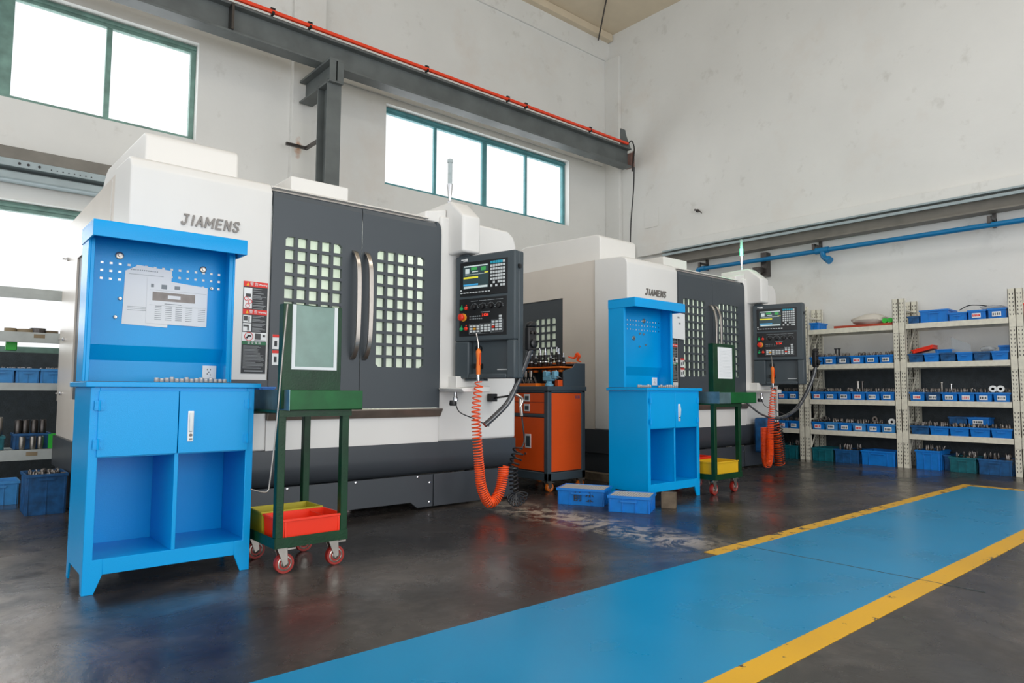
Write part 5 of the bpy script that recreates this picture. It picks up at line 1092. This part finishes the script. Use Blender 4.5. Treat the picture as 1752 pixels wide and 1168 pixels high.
tall_part(3.10, levels[2] + h_, 0.14, 0.018, 'thin upright steel holder on the third shelf right of the double upright', 'zinc'); tall_part(2.99, levels[2] + h_, 0.12, 0.014, 'thinner bright upright holder on the third shelf right of the double upright', 'chrome')
ring_part(2.52, levels[2] + 0.16, 0.042, 'left of two bright steel rings at the right end of the third shelf', 'white'); ring_part(2.44, levels[2] + 0.16, 0.042, 'right of two bright steel rings at the right end of the third shelf', 'white')
ring_part(3.70, levels[3] + 0.15, 0.045, 'bright steel ring at the right end of the fourth shelf, left of the double upright', 'white')
ring_part(3.92, levels[3] + 0.18, 0.036, 'steel ring standing in the middle of the fourth shelf, left of the double upright', 'zinc')
ring_part(4.62, levels[3] + 0.17, 0.036, 'steel ring at the left end of the fourth shelf', 'zinc')
# totes on the floor under the racks
def floor_tote(y, w, h, m_, label, x=9.99, pile=False):
    global seedc
    tote((x, y, 0), -PI / 2, w, 0.42, h, m_, label, 'totes under the racks')
    if pile: seedc += 1; parts_pile((x, y, 0), -PI / 2, w, 0.42, h, label[:60], 18, seedc, 0.08)
floor_tote(5.36, 0.34, 0.20, 'bint', 'teal tote on the floor under the rack behind the pendant', pile=True)
floor_tote(4.79, 0.30, 0.19, 'bint', 'teal tote on the floor, leftmost under the rack with the sack')
floor_tote(4.46, 0.33, 0.19, 'bind', 'dull blue tote on the floor between the teal and bright blue totes', pile=True)
floor_tote(4.09, 0.43, 0.20, 'bin', 'bright blue tote on the floor just left of the double upright')
floor_tote(3.40, 0.28, 0.25, 'bin', 'tallest blue tote on the floor right of the double upright', pile=True)
floor_tote(3.10, 0.07, 0.2, 'bind', 'narrow blue tote right of the tallest tote on the floor', 10.1)
floor_tote(3.01, 0.29, 0.19, 'bint', 'teal tote on the floor under the middle of the rack beside the double upright', pile=True)
floor_tote(2.69, 0.34, 0.19, 'bind', 'blue tote on the floor beside the right upright', pile=True)

# ================================================================== LEFT RACK
lr = thing('storage_rack', 'pale grey shelving under the window at the left edge', 'shelf', (-1.6, 8.0, 0))
LL = [1.96, 1.535, 1.046, 0.41]
for z in LL:
    bm = bm_(); B(bm, 0, 3.3, 0.0, 0.02, z - 0.10 if z != 1.046 else z - 0.07, z); B(bm, 0, 3.3, 0.02, 0.5, z - 0.03, z - 0.005)
    if z == 1.96: B(bm, 0, 3.3, -0.012, 0.0, z - 0.105, z - 0.055)
    ob('shelf', bm, 'lrack', lr, 0.002)
for x in (0.0, 3.26):
    for y in (0, 0.46): ob('upright', bmB(x, x + 0.04, y, y + 0.04, 0, 2.05), 'lrack', lr)
for x, z in ((2.44, 1.50), (2.43, 0.37)): ob('shelf_tag', bmB(x - 0.045, x + 0.045, -0.002, 0.0, z - 0.018, z + 0.018), 'brass', lr)
def on_left(px_x, z): return px_x
z = LL[1]
for i, (x, r, h, m_) in enumerate(((0.62, 0.05, 0.04, 'brass'), (0.74, 0.075, 0.035, 'brass'), (0.84, 0.07, 0.05, 'dsteel'), (0.95, 0.06, 0.03, 'wood'))):
    bm = bm_(); lathe(bm, [(r * 0.5, 0), (r, 0), (r, h), (r * 0.5, h), (r * 0.5, 0)], (x, 8.14, z), 'z', 20); o = ob('tape_ring', bm, m_, smooth=True)
    tag(o, ['small brown ring at the left of the upper shelf', 'wide tan ring leaning stack on the upper shelf by the window', 'dark steel ring on the upper shelf by the window', 'thin brown ring nearest the machine on the upper shelf'][i], 'ring', 'rings on the upper shelf at the window')
bm = bm_(); B(bm, -0.03, 0.06, 0, 0.1, 0, 0.12); o = ob('lime_box', bm, 'lime', loc=(0.62, 8.12, 1.36), bevel=0.008); tag(o, 'bright green plastic box hooked below the upper shelf at the left edge', 'box')
z = LL[2]
for i, (x, w) in enumerate(((0.42, 0.24), (0.675, 0.185), (0.87, 0.21))):
    tote((x, 8.03, z), 0, w, 0.34, 0.14, 'binl', ['light blue tote at the left edge on the grey shelf', 'light blue tote in the middle of the grey shelf', 'light blue tote nearest the machine on the grey shelf'][i], 'light blue totes on the grey shelf')
    parts_pile((x, 8.03, z), 0, w, 0.34, 0.14, ['left', 'middle', 'right'][i] + ' light blue tote on the grey shelf', 10, 70 + i, 0.03)
z = LL[3]
tote((0.69, 8.10, z), 0, 0.29, 0.25, 0.15, 'bind', 'dark blue tote holding upright steel holders on the lower grey shelf', 'totes on the lower grey shelf')
tote((0.40, 8.10, z), 0, 0.22, 0.25, 0.13, 'bint', 'teal tote at the left edge on the lower grey shelf', 'totes on the lower grey shelf')
for i, x in enumerate((0.965, 1.045)):
    o = ob('lime_container', bm_() and open_box(bm_(), 0.07, 0.1, 0.14), 'lime', loc=(x, 8.05, z), bevel=0.002); tag(o, ['left', 'right'][i] + ' lime green container on the lower grey shelf', 'container', 'lime green containers')
for i, x in enumerate((0.73, 0.79, 0.86, 0.93)):
    bm = bm_(); lathe(bm, [(0.02, 0), (0.03, 0.02), (0.03, 0.17), (0.022, 0.18)], (x, 8.2, z + 0.10), 'z', 16); o = ob('steel_holder', bm, 'dsteel', smooth=True); tag(o, '%s of four dark steel holders standing in the dark blue tote' % ('leftmost', 'second from left', 'third from left', 'rightmost')[i], 'tool holder', 'steel holders in the dark blue tote')
for i, x in enumerate((0.755, 0.84, 0.90)):
    bm = bm_(); lathe(bm, [(0.018, 0), (0.022, 0.01), (0.026, 0.05), (0.026, 0.12), (0.02, 0.125)], (x, 8.06, z), 'z', 16); o = ob('steel_holder', bm, 'zinc', smooth=True); tag(o, '%s steel holder standing in front of the dark blue tote' % ('left', 'middle', 'right')[i], 'tool holder', 'steel holders on the lower grey shelf')
bm = bm_(); lathe(bm, [(0.02, 0), (0.028, 0.02), (0.028, 0.17), (0.02, 0.18)], (0.58, 8.18, z + 0.13), 'z', 16); tag(ob('steel_holder', bm, 'zinc', smooth=True), 'steel holder standing in the teal tote at the left edge', 'tool holder')
tote((0.655, 6.55, 0), 0, 0.27, 0.37, 0.32, 'bind', 'large grimy blue tote full of steel parts on the floor left of the nearer machine', 'totes on the floor at the left')
parts_pile((0.655, 6.55, 0), 0, 0.27, 0.37, 0.31, 'large grimy blue tote', 40, 99, 0.04)
tote((0.38, 7.3, 0), 0, 0.30, 0.3, 0.20, 'binl', 'blue tote on the floor behind the large grimy tote at the left edge', 'totes on the floor at the left')
